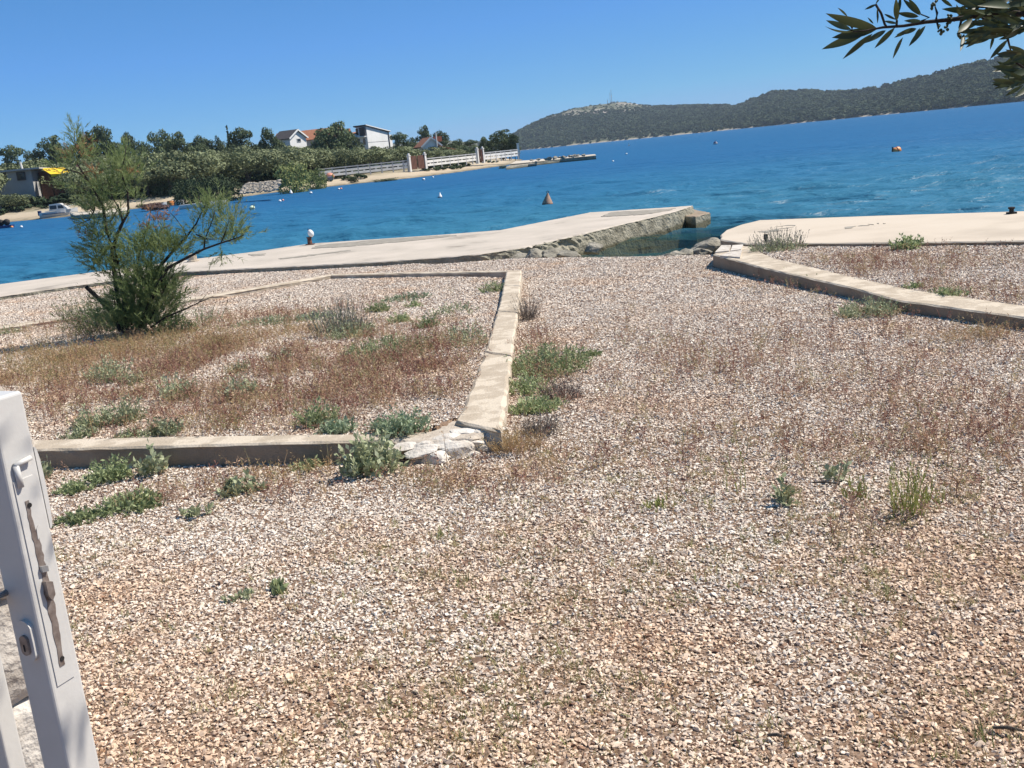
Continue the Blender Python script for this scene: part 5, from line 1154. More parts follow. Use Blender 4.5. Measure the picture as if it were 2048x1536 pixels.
# olive tree whose branch hangs into view
def leaf_mesh(name, curl, mat):
    n = 8; V = []; F = []
    for i in range(n+1):
        t = i/n; w = math.sin(math.pi*min(1, t*1.02))**.75*(1-.25*t) if 0 < t < 1 else .02; y = .5*w*.19
        zc = curl*(t-.5)**2-curl*.25
        V += [(t, -y, zc+.035*abs(w)), (t, 0, zc), (t, y, zc+.035*abs(w))]
    for i in range(n):
        a = i*3; F += [(a, a+1, a+4, a+3), (a+1, a+2, a+5, a+4)]
    return mesh_np(name, V, F, mat, True)
LEAF = [leaf_mesh('olive_leaf', c, M['olive_leaf']) for c in (.0, .18, -.22, .35)]
ot = thing('olive_tree', 'olive tree leaning into view with slim dark leaves against the sky', 'tree', (2.75, .75, 0))
OT = Vector(ot.location)
m = MB(); m.tube([(0, 0, -.1), (.03, 0, .5), (-.05, .03, 1.1), (-.2, .05, 1.55)], [.16, .12, .10, .09], 10); m.tube([(-.2, .05, 1.55), (.3, .2, 2.2), (.6, .3, 2.8)], [.08, .05, .02], 8)
link('trunk', m.me('olive_trunk_near', M['bark'], True), ot)
Z7 = lambda x, y, Y: Vector(aty(1600+x/4.571, y/4.571, Y))
stem = [Vector((-.2, .05, 1.55))+OT, Vector((1.7, 1.0, 1.86)), Vector((1.1, 1.22, 1.93)), Z7(2048, 125, 1.30), Z7(1700, 125, 1.31), Z7(1500, 165, 1.32), Z7(1330, 185, 1.33), Z7(1150, 202, 1.335), Z7(950, 237, 1.34), Z7(760, 250, 1.345), Z7(600, 280, 1.35), Z7(480, 290, 1.35)]
link('branch', MB().tube([p-OT for p in stem], [.05, .03, .012, .0042, .0036, .003, .0026, .0023, .0019, .0016, .001, .0007], 7).me('olive_branch', M['dark_bark'], True), ot)
twigs = [[(690, 40), (740, 120), (775, 225), (800, 250)], [(1110, 195), (1180, 160), (1105, 130)], [(1245, 175), (1255, 120), (1235, 60)], [(1250, 190), (1265, 270)], [(1560, 130), (1640, 60), (1800, -20)], [(1640, 150), (1800, 240), (1900, 360), (1930, 480)], [(2048, 620), (1960, 560), (1930, 480)], [(2100, 690), (1990, 715), (1900, 730)], [(1480, 170), (1460, 250), (1460, 320)], [(880, 245), (885, 190), (880, 150)], [(470, 285), (480, 250), (430, 200)]]
for tw in twigs: link('twig', MB().tube([Z7(a, b, 1.33)-OT for a, b in tw], [.0016]*(len(tw)-1)+[.0008], 5).me('olive_twig', M['dark_bark'], True), ot)
lv = [(700, 255, 235, 122, 60), (470, 272, 238, 186, 55), (490, 286, 228, 238, 14), (700, 270, 292, 345, 60), (600, 300, 200, 450, 55), (665, 308, 390, 540, 36), (785, 278, 575, 400, 48), (868, 252, 680, 442, 70), (942, 340, 848, 538, 24), (1010, 268, 860, 345, 80), (1065, 262, 880, 318, 55), (1148, 235, 993, 424, 32), (1100, 255, 1045, 330, 28), (700, 38, 590, 88, 30), (735, -30, 690, 40, 30), (705, 80, 708, 215, 14), (885, 190, 878, -20, 48), (905, 112, 915, -40, 22), (1100, 140, 940, -10, 50), (1108, 135, 985, -20, 65), (1085, 152, 885, 118, 60), (1110, 192, 950, 190, 55), (890, 215, 768, 192, 48), (435, 152, 343, 70, 14), (672, 218, 618, 158, 24), (770, 128, 885, 182, 16), (1560, 100, 1295, 82, 52), (1395, 62, 1280, -20, 45), (1500, 310, 1465, 470, 28), (1640, 200, 1443, 292, 85), (1700, 270, 1450, 300, 60), (1900, 360, 1735, 540, 50), (1945, 490, 1820, 500, 30), (1460, 30, 1420, -60, 26), (1460, 140, 1430, 40, 22), (1610, 60, 1400, -10, 60), (1680, 330, 1630, 355, 40), (1840, 330, 1640, 350, 55)]
r_ = np.random.default_rng(12)
for k in range(135):
    x0 = r_.uniform(1520, 2120); y0 = r_.uniform(-60, 330)*(1 if x0 > 1640 else .6); a = math.pi*(r_.normal(.98, .26)); ln = r_.uniform(170, 330)
    x1 = x0+math.cos(a)*ln; y1 = y0+math.sin(-a+math.pi*2)*ln*.55+40*r_.random()
    if x1 < 1420: continue
    lv.append((x0, y0, x1, y1, r_.uniform(30, 75)))
for k in range(44):
    x0 = r_.uniform(1980, 2150); y0 = r_.uniform(470, 780); a = math.pi+r_.normal(0, .45); ln = r_.uniform(150, 290)
    lv.append((x0, y0, max(1755, x0+math.cos(a)*ln), y0-math.sin(a)*ln*.6, r_.uniform(28, 62)))
for i, (x0, y0, x1, y1, w) in enumerate(lv):
    Yb = 1.33+r_.uniform(-.06, .05)
    A = Z7(x0, y0, Yb); B = Z7(x1, y1, Yb+r_.uniform(-.025, .025)); d = B-A; L_ = d.length
    X = d.normalized(); view = (Vector((0, 0, CAM_H))-A).normalized(); Zx = (view-X*view.dot(X)).normalized(); Yx = Zx.cross(X)
    want = (w/4.571)/F_PX*A.length; ratio = min(1, want/(L_*.22)); roll = math.acos(max(.15, min(1, ratio)))*(1 if r_.random() < .5 else -1)
    Yr = Yx*math.cos(roll)+Zx*math.sin(roll); Zr = X.cross(Yr)
    wsc = max(.7, min(1.35, ratio*1.0 if ratio < 1 else want/(L_*.22)))
    Mx = Matrix.Identity(4)
    for c, (vv_, s) in enumerate(((X, L_), (Yr, L_*max(.75, min(1.15, want/(L_*.2) if ratio >= 1 else 1))), (Zr, L_))):
        for rr_ in range(3): Mx[rr_][c] = vv_[rr_]*s
    Mx.translation = A-OT
    o = link('leaf', LEAF[i % 4], ot); o.matrix_local = Mx
# flower buds
for (bx_, by_, n) in ((1220, 50, 9), (1275, 295, 10), (1365, 185, 12), (1458, 325, 9), (1335, 255, 6)):
    m = MB()
    for k in range(n):
        c = Z7(bx_+r_.normal(0, 20), by_+r_.normal(0, 24), 1.33+r_.normal(0, .004))-OT; rr = r_.uniform(.0012, .0022)
        m.lathe([(rr*.3, -rr), (rr, -.3*rr), (rr, .4*rr), (rr*.3, rr)], 6, c)
    link('flower_bud', m.me('flower_buds', M['olive_leaf'], True), ot)
# the crown above and beside the camera
nL = 5200; C = np.concatenate([np.stack([r_.uniform(1.0, 3.9, nL-420), r_.uniform(-.7, 1.9, nL-420), r_.uniform(1.9, 3.4, nL-420)], 1), np.stack([r_.uniform(-.45, .75, 420), r_.uniform(.9, 1.6, 420), r_.uniform(2.4, 2.95, 420)], 1)])
bad = inside(*[np.array(v) for v in proj(C)[:2]], [(-200, -120), (2200, -120), (2200, 1700), (-200, 1700)]) & (C[:, 1] > .1)
C = C[~bad]; n = len(C); X = r_.normal(size=(n, 3)); X[:, 2] -= .5; X /= np.linalg.norm(X, axis=1)[:, None]; Yv = np.cross(X, r_.normal(size=(n, 3))); Yv /= np.linalg.norm(Yv, axis=1)[:, None]; l_ = r_.uniform(.04, .065, n)[:, None]
V = np.stack([C, C+X*l_*.5+Yv*l_*.11, C+X*l_, C+X*l_*.5-Yv*l_*.11], 1)-np.array(OT)
o = link('foliage', mesh_np('olive_foliage_near', V.reshape(-1, 3), np.arange(n)[:, None]*4+np.arange(4)[None, :], M['olive_leaf']), ot); o['kind'] = 'stuff'
link('limb', MB().tube([(.3, .2, 2.2), Vector((1.3, 1.0, 2.95))-OT, Vector((.3, 1.2, 2.9))-OT, Vector((-.35, 1.1, 2.75))-OT], [.03, .016, .008, .003], 7).me('overhead_limb', M['bark'], True), ot)

# ================================================================== TAMARISK AND PLANTS
BY = float(at(258, 662, .06)[1])
def bpx(px, py, dy=0.0): return Vector(aty(px, py, BY+dy))
tam = thing('tamarisk_bush', 'tall feathery green tamarisk with bare dark stems at the edge of the weedy bed', 'bush', tuple(bpx(258, 664)))
T0 = Vector(tam.location)
stems = [  # pixel polyline, depth, radii
    ([(248, 660), (236, 600), (228, 545), (223, 490), (214, 465), (206, 413), (190, 382), (177, 363), (156, 330), (150, 300), (149, 262)], 0, .028, .003),
    ([(177, 363), (158, 345), (127, 338), (112, 336)], .05, .010, .003),
    ([(252, 655), (246, 580), (234, 520), (228, 488), (237, 463), (246, 444), (257, 425), (255, 382), (246, 357), (244, 338), (250, 313), (252, 290)], -.12, .026, .003),
    ([(246, 444), (240, 420), (225, 395), (218, 370), (212, 350)], -.1, .009, .003), ([(219, 446), (232, 425), (236, 412)], .05, .008, .003), ([(190, 418), (178, 440), (160, 447), (148, 452)], .1, .008, .002),
    ([(262, 655), (268, 590), (273, 534), (283, 492), (296, 455), (303, 413)], .15, .014, .004),
    ([(272, 655), (285, 600), (298, 557), (325, 527), (348, 500), (373, 473), (392, 448), (402, 427), (421, 390)], .05, .026, .004),
    ([(373, 473), (365, 455), (350, 435), (340, 425)], .05, .007, .003), ([(278, 650), (310, 580), (335, 536), (367, 519), (408, 498), (442, 486), (468, 478), (488, 470)], -.2, .024, .004),
    ([(392, 469), (412, 477), (430, 480)], -.1, .009, .004), ([(408, 498), (410, 478), (425, 440), (430, 420)], -.15, .010, .003), ([(442, 486), (452, 460), (458, 440)], -.2, .007, .002),
    ([(240, 655), (225, 625), (200, 600), (172, 573)], .1, .030, .024), ([(240, 658), (232, 620), (225, 580)], -.1, .020, .012),
    ([(300, 650), (330, 635), (364, 621), (396, 606), (427, 592)], -.3, .012, .003), ([(396, 606), (405, 598), (412, 590)], -.3, .005, .002), ([(265, 655), (262, 610), (255, 560), (240, 510), (215, 480)], .2, .014, .003), ([(262, 656), (280, 610), (300, 570), (318, 540), (330, 500)], .1, .014, .003), ([(300, 640), (318, 600), (335, 565), (350, 545)], -.2, .010, .003)]
for pts_, dy, r0, r1 in stems:
    n = len(pts_); P = [bpx(a, b, dy)-T0 for a, b in pts_]
    P[0].z -= .03 if pts_[0][1] > 640 else 0
    link('stem', MB().tube(P, list(np.linspace(r0, r1, n)), 7).me('tamarisk_stem', M['dark_bark'], True), tam)
plumes = [  # centre px, radii px, amount, rise
    (240, 645, 60, 26, 420, .8), (300, 648, 56, 22, 420, .8), (275, 560, 50, 50, 360, 1),
    (286, 600, 62, 60, 900, 1), (300, 560, 50, 45, 500, 1), (275, 500, 34, 46, 420, 1.2), (335, 575, 34, 40, 300, .8), (255, 620, 50, 40, 420, .9), (320, 610, 45, 40, 380, .8), (345, 495, 36, 26, 260, .9), (322, 490, 24, 34, 240, 1.1),
    (425, 410, 26, 26, 190, 1.2), (455, 440, 30, 26, 230, 1), (470, 470, 24, 22, 210, .6), (440, 480, 36, 14, 150, .4), (405, 430, 16, 26, 90, 1.1), (395, 470, 26, 14, 90, .6), (440, 505, 14, 22, 40, -.6),
    (205, 470, 34, 26, 260, .7), (185, 455, 24, 18, 120, .4), (195, 505, 28, 34, 240, .7), (215, 530, 26, 30, 220, .8), (235, 440, 18, 22, 110, 1), (250, 320, 26, 26, 150, 1.2), (252, 360, 22, 34, 130, 1.1), (222, 345, 22, 34, 120, 1.2), (205, 385, 26, 26, 120, .8), (160, 310, 34, 26, 150, 1), (150, 275, 9, 22, 80, 1.4), (140, 330, 30, 22, 100, .8), (225, 400, 20, 26, 110, 1), (275, 345, 20, 22, 70, .8), (190, 415, 30, 22, 150, .6), (160, 375, 26, 20, 70, .7), (270, 395, 16, 26, 60, 1)]
r_ = np.random.default_rng(21)
VV = []; nseg = 0
def sprays(cx, cy, rx, ry, n, rise, dyr, out, leafn=16, ll=.055, lw=.0034, tl=(.10, .26)):
    pm = BY/F_PX*1.02
    for _ in range(n):
        u = r_.normal(0, .5, 3); u /= max(1, np.linalg.norm(u))
        base = np.array(bpx(cx+u[0]*rx, cy+u[1]*ry*.9+ry*.1, u[2]*max(rx, ry)*pm*1.2+dyr))
        dr = np.array([u[0]*1.1+r_.normal(0, .35), u[2]*1.0+r_.normal(0, .35), rise+r_.normal(0, .3)]); dr /= np.linalg.norm(dr)
        L_ = r_.uniform(*tl)
        bend = np.array([r_.normal(0, .25), r_.normal(0, .25), -.25])
        ts = r_.random(leafn); pos = base+dr*(ts*L_)[:, None]+bend*(ts**2*L_*.4)[:, None]
        ld = dr+r_.normal(0, .42, (leafn, 3)); ld /= np.linalg.norm(ld, axis=1)[:, None]
        sd = np.cross(ld, r_.normal(size=(leafn, 3))); sd /= np.linalg.norm(sd, axis=1)[:, None]
        l2 = ll*r_.uniform(.6, 1.3, leafn)[:, None]
        out.append(np.stack([pos-sd*lw, pos+sd*lw, pos+ld*l2+sd*lw*.25, pos+ld*l2-sd*lw*.25], 1).reshape(-1, 3))
for (cx, cy, rx, ry, n, rise) in plumes:
    out = []; sprays(cx, cy, rx, ry, int(n*(.40 if cy > 480 else .27)), rise+r_.normal(0, .12), 0, out)
    V = np.concatenate(out)-np.array(T0)
    link('foliage', mesh_np('tamarisk_foliage', V, np.arange(len(V)).reshape(-1, 4), M['tamarisk']), tam)
out = []
for (cx, cy, rx, ry, n) in ((302, 420, 3, 8, 5), (312, 438, 12, 2, 14), (318, 441, 10, 2, 10), (294, 450, 4, 8, 8), (312, 456, 12, 5, 8), (345, 430, 8, 12, 8), (190, 345, 14, 16, 16), (110, 300, 0, 0, 0), (152, 300, 26, 22, 26), (262, 345, 12, 12, 14), (170, 285, 12, 12, 10), (168, 470, 6, 6, 8)):
    if n: sprays(cx, cy, rx, ry, n, .4, 0, out, 12, .04, .003, (.05, .12))
V = np.concatenate(out)-np.array(T0)
link('dead_twigs', mesh_np('tamarisk_dead_twigs', V, np.arange(len(V)).reshape(-1, 4), M['dead']), tam)

# herbs ------------------------------------------------------------------
def herb(rx, ry, h, n, kind, seed):
    """stems + leaves in metres: kind sets leaf size, lean and how leaves sit"""
    r = np.random.default_rng(seed); SV = []; LVt = []
    ll, lw, nl, lean, hv = {'fennel': (.032, .0052, 9, .65, .45), 'grey': (.026, .0052, 10, .7, .45), 'mat': (.022, .006, 8, .7, .5), 'lav': (.022, .0028, 16, .28, .35), 'leafy': (.040, .011, 12, .42, .4), 'twig': (.03, .0016, 14, .5, .4), 'grass': (.0, 0, 0, .5, .4), 'horse': (.03, .002, 9, .13, .25)}[kind]
    for i in range(n):
        a = r.random()*6.283; q = math.sqrt(r.random()); bx_, by_ = math.cos(a)*q**1.25*rx*.95+r.normal(0, .02), math.sin(a)*q**1.25*ry*.95+r.normal(0, .02)
        hh = h*(1-hv*q*q)*r.uniform(.3, 1.15)
        dr = np.array([math.cos(a)*q*lean+r.normal(0, .18), math.sin(a)*q*lean+r.normal(0, .18), 1.0]); dr /= np.linalg.norm(dr)
        b = np.array([bx_, by_, -.01]); t = b+dr*hh; s = np.cross(dr, r.normal(size=3)); s /= np.linalg.norm(s); sw = .0022 if kind != 'lav' else .0026
        mid = b+dr*hh*.5+np.array([r.normal(0, .04), r.normal(0, .04), 0])*hh
        SV.append([b-s*sw, b+s*sw, mid+s*sw*.8, mid-s*sw*.8]); SV.append([mid-s*sw*.8, mid+s*sw*.8, t+s*sw*.3, t-s*sw*.3])
        for k in range(nl):
            u = (.12+.88*r.random()**.8); p = b+dr*hh*u+(mid-(b+dr*hh*.5))*4*u*(1-u)
            ld = dr*(.9 if kind in ('lav', 'horse') else .6)+r.normal(0, .5 if kind not in ('lav', 'horse') else .25, 3); ld /= np.linalg.norm(ld); sd = np.cross(ld, r.normal(size=3)); sd /= np.linalg.norm(sd)
            l = ll*r.uniform(.6, 1.35); w = lw*r.uniform(.7, 1.3)
            LVt.append([p, p+ld*l*.5+sd*w, p+ld*l, p+ld*l*.5-sd*w])
    return np.array(SV).reshape(-1, 3), np.array(LVt).reshape(-1, 3)
LEAFMAT = {'fennel': 'fennel', 'grey': 'greyleaf', 'mat': 'mat', 'lav': 'lavender', 'leafy': 'greyleaf', 'twig': 'drytwig', 'horse': 'horsetail'}
def plant(name, label, cat, px, py, wpx, hpx, kind, n, z=None, ry=None, stem='greyleaf', leaf=None, group=None):
    z = zg1(*at(px, py, .05)[:2]) if z is None else z
    p = at(px, py, z); z = zg1(p[0], p[1]); p = at(px, py, z); D = np.linalg.norm(p-np.array([0, 0, CAM_H])); rx = wpx/2*D/F_PX; h = hpx*D/F_PX*1.05
    ry_ = rx*.75 if ry is None else ry
    t = thing(name, label, cat, (p[0], p[1]+ry_*.35, zg1(p[0], p[1]+ry_*.35)), 0, group)
    S_, L_ = herb(rx, ry_, h, int(n*.66)+1, kind, int(px*7+py))
    link('stems', mesh_np(name+'_stems', S_, np.arange(len(S_)).reshape(-1, 4), M[stem]), t)
    link('leaves', mesh_np(name+'_leaves', L_, np.arange(len(L_)).reshape(-1, 4), M[leaf or LEAFMAT[kind]]), t)
    return t
PL = [
 # raised bed by the terrace and right kerb
 ('lavender_bush', 'grey spiky lavender-like bush at the seaward end of the raised gravel bed', 1562, 522, 104, 44, 'lav', 240, dict(leaf='lavender')), ('lavender_bush', 'green leafy skirt under the grey spiky bush by the terrace', 1560, 524, 98, 26, 'grey', 170, {}),
 ('sea_fennel', 'low green clump touching the terrace edge between the spiky bush and the tall clump', 1714, 497, 38, 16, 'fennel', 70, {}), ('sea_fennel', 'pale low clump beside the tall green clump at the terrace edge', 1772, 497, 40, 11, 'fennel', 60, {}), ('sea_fennel', 'bright green clump with one tall shoot at the terrace edge', 1815, 499, 54, 28, 'leafy', 110, dict(leaf='fennel')),
 ('sea_fennel', 'round green clump against the face of the low wall, the one nearer the sea', 1570, 562, 36, 22, 'fennel', 90, {}), ('sea_fennel', 'round green clump against the face of the low wall, the one nearer the camera', 1628, 574, 36, 25, 'grey', 100, dict(leaf='fennel')),
 ('grey_herb', 'wide grey-green sprawling herb on the gravel before the low wall', 1745, 632, 108, 36, 'grey', 260, {}), ('sea_fennel', 'small pale clump on the raised bed just inside the wall', 1828, 576, 30, 12, 'fennel', 45, {}), ('sea_fennel', 'thin sparse clump beside the bushier one on the raised bed', 1880, 588, 30, 11, 'grey', 30, {}), ('sea_fennel', 'bushy green clump with a side shoot on the raised bed', 1908, 593, 40, 20, 'fennel', 70, {}),
 # along the narrow wall
 ('sea_fennel', 'largest bright green clump spreading from the narrow wall over the gravel', 1098, 745, 166, 50, 'fennel', 480, dict(ry=.36)), ('sea_fennel', 'darker middle clump against the narrow wall below the largest one', 1062, 785, 86, 34, 'grey', 170, dict(ry=.22, leaf='fennel')), ('sea_fennel', 'lowest bright clump in the row along the narrow wall', 1072, 823, 98, 26, 'fennel', 240, dict(ry=.16)), ('sea_fennel', 'small tuft at the tip of the largest green clump', 1182, 712, 26, 14, 'fennel', 40, {}),
 ('dead_shrub', 'grey dead twiggy shrub leaning on the far part of the narrow wall', 1056, 640, 36, 62, 'twig', 150, dict(stem='drytwig')), ('dead_shrub', 'brown dead twigs between the green clumps by the narrow wall', 1125, 800, 74, 44, 'twig', 170, dict(stem='redweed', leaf='drytwig')), ('dead_shrub', 'straw coloured dry grass clump at the foot of the broken stone corner', 1030, 905, 100, 56, 'twig', 150, dict(stem='gold', leaf='gold')), ('dead_shrub', 'grey dry tangle just past the broken corner by the narrow wall', 1075, 870, 80, 40, 'twig', 150, dict(stem='drytwig')),
 # weedy bed
 ('lavender_bush', 'dark grey upright lavender bush in the middle of the weedy bed', 682, 672, 108, 74, 'lav', 330, dict(leaf='lavender')), ('grey_herb', 'green growth round the foot of the dark lavender bush', 705, 676, 96, 36, 'grey', 200, {}),
 ('sea_fennel', 'fresh green clump tucked inside the far end of the narrow wall', 986, 584, 48, 22, 'fennel', 110, {}), ('blue_green_mat', 'blue-green mat of low leaves near the far end of the bed', 812, 600, 96, 15, 'mat', 230, dict(ry=.22)), ('sea_fennel', 'green clump before the blue-green mat, nearest the lavender', 756, 624, 40, 24, 'fennel', 110, {}), ('sea_fennel', 'tiny clump directly below the blue-green mat', 828, 614, 26, 14, 'fennel', 40, {}), ('sea_fennel', 'round clump in the row behind the sparse green mats, smaller one', 800, 645, 36, 20, 'fennel', 90, {}), ('sea_fennel', 'round clump in the row behind the sparse green mats, wider one', 852, 656, 46, 26, 'fennel', 110, {}),
 ('blue_green_mat', 'long flat grey-green mat between the tamarisk and the lavender', 540, 648, 170, 14, 'mat', 330, dict(ry=.3)), ('blue_green_mat', 'grey-green mat running up to the lavender bush', 632, 640, 70, 16, 'mat', 180, dict(ry=.22)), ('grey_herb', 'sparse wide green patch in front of the lavender bush', 770, 715, 190, 30, 'grey', 420, dict(ry=.6, leaf='fennel')), ('grey_herb', 'thin green patch near the inner face of the narrow wall', 935, 690, 70, 40, 'grey', 110, dict(ry=.4)), ('grey_herb', 'sparse green patch behind the round clumps', 905, 630, 90, 22, 'grey', 80, dict(ry=.4)),
 ('sea_fennel', 'bright upright clump near the inside of the near wall, taller of two touching', 636, 852, 64, 48, 'fennel', 190, {}), ('sea_fennel', 'blue-green clump touching the bright upright clump inside the near wall', 675, 866, 52, 32, 'fennel', 130, dict(leaf='mat')), ('grey_herb', 'full grey-green clump inside the near wall next to the broken stones', 798, 866, 92, 48, 'grey', 260, dict(leaf='mat')),
 ('grey_herb', 'compact grey-green herb in the middle of the red weeds', 480, 800, 50, 46, 'grey', 170, {}), ('grey_herb', 'yellowish green herb among the red weeds, beside the compact one', 352, 800, 56, 50, 'grey', 150, {}), ('grey_herb', 'loose tall green herb furthest back among the red weeds', 218, 765, 66, 52, 'grey', 150, {}), ('grey_herb', 'short green herb beside the loose tall one', 270, 768, 44, 26, 'grey', 70, {}), ('grey_herb', 'dark grey-green herb, bushiest of those by the gate end of the bed', 245, 848, 58, 50, 'grey', 190, {}), ('grey_herb', 'slender grey herb next to the bushiest one by the gate end of the bed', 180, 858, 50, 46, 'grey', 110, {}), ('grey_herb', 'low spreading herb along the near wall below the bushy one', 325, 870, 66, 32, 'grey', 170, {}), ('grey_herb', 'flat pale herb at the near wall, middle of the low row', 262, 875, 44, 16, 'grey', 80, {}), ('grey_herb', 'flat pale herb at the near wall closest to the gate', 158, 876, 60, 18, 'grey', 90, {}), ('grey_herb', 'small weed at the back kerb by the frame edge of the bed', 16, 668, 30, 16, 'grey', 50, {}), ('grey_herb', 'faint green herb between the compact herb and the green patch', 565, 720, 44, 22, 'grey', 70, {}), ('grey_herb', 'little herb in the red weeds behind the compact one', 475, 745, 40, 24, 'grey', 60, {}),
 # in front of the near wall
 ('leafy_bush', 'tall leafy grey-green bush growing in front of the near wall by the stones', 742, 950, 92, 82, 'leafy', 95, {}), ('leafy_bush', 'upright leafy shoot in front of the near wall', 312, 950, 44, 56, 'leafy', 26, {}), ('grey_herb', 'bright rounded herb at the foot of the near wall beside the upright shoot', 220, 962, 74, 46, 'grey', 190, dict(leaf='fennel')), ('grey_herb', 'low yellow-green herb between the gate and the rounded herb', 150, 985, 66, 24, 'grey', 90, dict(leaf='fennel')), ('leafy_bush', 'shoot half hidden behind the white gate', 90, 962, 26, 46, 'leafy', 16, {}), ('grey_herb', 'short herb strip end closest to the gate on the gravel', 158, 1044, 76, 20, 'grey', 130, dict(leaf='fennel')), ('sea_fennel', 'yellow-green low strip of herb on the gravel before the near wall', 258, 1020, 110, 28, 'fennel', 240, dict(ry=.13)),
 ('leafy_bush', 'small leafy sprout on the gravel before the middle of the near wall', 482, 986, 42, 34, 'leafy', 26, {}), ('leafy_bush', 'tiny pale sprout right beside the small leafy sprout', 520, 980, 22, 16, 'leafy', 9, {}), ('leafy_bush', 'pale small sprout alone on the gravel below the herb strip', 382, 1036, 30, 20, 'leafy', 9, {}), ('grey_herb', 'tiny grey herb low on the open gravel, lighter of two', 480, 1198, 30, 16, 'grey', 26, {}), ('leafy_bush', 'tiny dark herb low on the open gravel, darker of two', 556, 1184, 30, 20, 'leafy', 8, dict(leaf='fennel')), ('grey_herb', 'small yellowish herb against the near wall face', 612, 940, 48, 20, 'grey', 60, dict(leaf='fennel')),
 ('horsetail', 'tall yellow-green wiry clump standing alone on the gravel', 1826, 1030, 62, 108, 'horse', 70, dict(stem='horsetail')), ('horsetail', 'thin yellow-green weed patch beside the tall wiry clump', 1716, 1000, 60, 52, 'horse', 26, dict(stem='horsetail')), ('leafy_bush', 'small green weed with broad top on the open gravel', 1686, 962, 34, 40, 'leafy', 6, dict(leaf='greyleaf')), ('leafy_bush', 'low green weed at the foot of the tall wiry clump', 1868, 1010, 34, 42, 'horse', 14, dict(stem='horsetail')), ('grey_herb', 'low yellow tuft nearest the middle of the open gravel', 1318, 1020, 56, 18, 'horse', 30, dict(stem='horsetail')), ('leafy_bush', 'dark green sprig at the middle of the open gravel', 1575, 1005, 40, 60, 'leafy', 12, {}), ('horsetail', 'lone leaning stalk on the open gravel', 1480, 985, 16, 100, 'horse', 5, dict(stem='horsetail'))]
for (nm, lab, px, py, w, h, kd, n, kw) in PL: plant(nm, lab, 'plant', px, py, w, h, kd, n, **kw)
# weedy shrub round the tamarisk foot
for (lab, px, py, w, h, n, lf) in (('yellowish leafy shrub at the foot of the tamarisk, gate side', 190, 668, 104, 92, 420, 'lime_bush'), ('dry grey-green shrub behind the cut tamarisk stump', 150, 640, 60, 60, 130, 'greyleaf'), ('low dark growth at the foot of the tamarisk on its sunny side', 345, 668, 90, 34, 230, 'tamarisk'), ('sprawling twiggy shoots leaning out from the tamarisk over the kerb', 405, 650, 70, 46, 90, 'greyleaf')):
    plant('wild_shrub', lab, 'bush', px, py, w, h, 'grey', n, leaf=lf, stem='drytwig')
# fallen leaf and sticks
p = at(371, 996, .01); V, F = hull_rock(3, 10, (1, .5, .12)); tag(link('dry_leaf', mesh_np('dry_leaf', V, F, M['rust']), None, (p[0], p[1], zg1(p[0], p[1])+.012), (0, .1, .3), .055), 'curled red-brown dry leaf on the gravel before the near wall', 'leaf')
for i, (a, b, lab) in enumerate([((1625, 965), (1680, 968), 'short brown stick on the open gravel'), ((1985, 1455), (2048, 1462), 'brown stick at the lower corner of the gravel'), ((1535, 1470), (1575, 1476), 'thin dark twig lying on the foreground gravel'), ((1060, 1170), (1090, 1100), 'thin dry stalk sticking up from the gravel')]):
    A = Vector(at(*a, .02)); B = Vector(at(*b, .02))
    if i == 3: B = A+Vector((.03, .02, .13)); A.z -= .02
    tag(link('stick', MB().tube([A, (A+B)/2+Vector((0, 0, .006)), B], [.004, .005, .003] if i < 3 else [.0015, .0013, .0006], 6).me('stick', M['bark'])), lab, 'stick')

# ================================================================== UNCOUNTABLE GROUND COVER
pier_np = pier_poly; ter_np = ter_front+ter_back; walls = [near_front+near_back[::-1], mid_left+mid_right[::-1], back_kerb_a+inner[::-1], rk_out+rk_in[::-1], mc]
def clear_ground(x, y):
    k = coast_s(x, y) < .55
    for w in [pier_np, ter_np]+walls: k &= ~inside(x, y, w)
    return k
def in_view(P, mar=120):
    X, Y, Zc = proj(P); return (Zc > .1) & (X > -mar) & (X < 2048+mar) & (Y < 1536+mar*1.2)
STONES = proto_collection('pebble', [mesh_np('pebble', *hull_rock(700+i, 11, ((1, .8, .55), (1, .62, .5), (1, .9, .42), (1, .7, .7), (1, .5, .4), (1, .75, .35))[i % 6]), M['stone']) for i in range(12)])
GP = []; GS = []
for (y0, y1, dn, smin, smax) in ((.3, 1.9, 5500, .010, .028), (1.9, 3.4, 13500, .007, .027), (3.4, 5.0, 10500, .009, .027), (5.0, 7.5, 6400, .012, .027), (7.5, 11, 3900, .016, .031), (11, 19.5, 2300, .020, .038)):
    hw = y1*.72+1.6; area = 2*hw*(y1-y0); n = int(area*dn)
    x = rng.uniform(-hw, hw, n); y = rng.uniform(y0, y1, n)
    P = np.stack([x, y, zg(x, y)], 1); k = clear_ground(x, y) & (in_view(P) | (rng.random(n) < .6)); P = P[k]
    s = smin+(smax-smin)*rng.random(len(P))**2.1
    s = np.where(rng.random(len(P)) < .012, s*1.6, s)
    P[:, 2] += s*.03+rng.uniform(0, .004, len(P)); GP.append(P); GS.append(s)
x = rng.uniform(-1.0, 6.5, 16000); y = rng.uniform(14, 25, 16000); sx_ = coast_s(x, y); k = (sx_ > .5) & (sx_ < 5.5)
for w in [pier_np, ter_np]: k &= ~inside(x, y, w)
x, y = x[k], y[k]; GP.append(np.stack([x, y, zg(x, y)+.01], 1)); GS.append(rng.uniform(.04, .20, len(x)))
GP = np.concatenate(GP); GS = np.concatenate(GS); n = len(GP); print('pebbles', n)
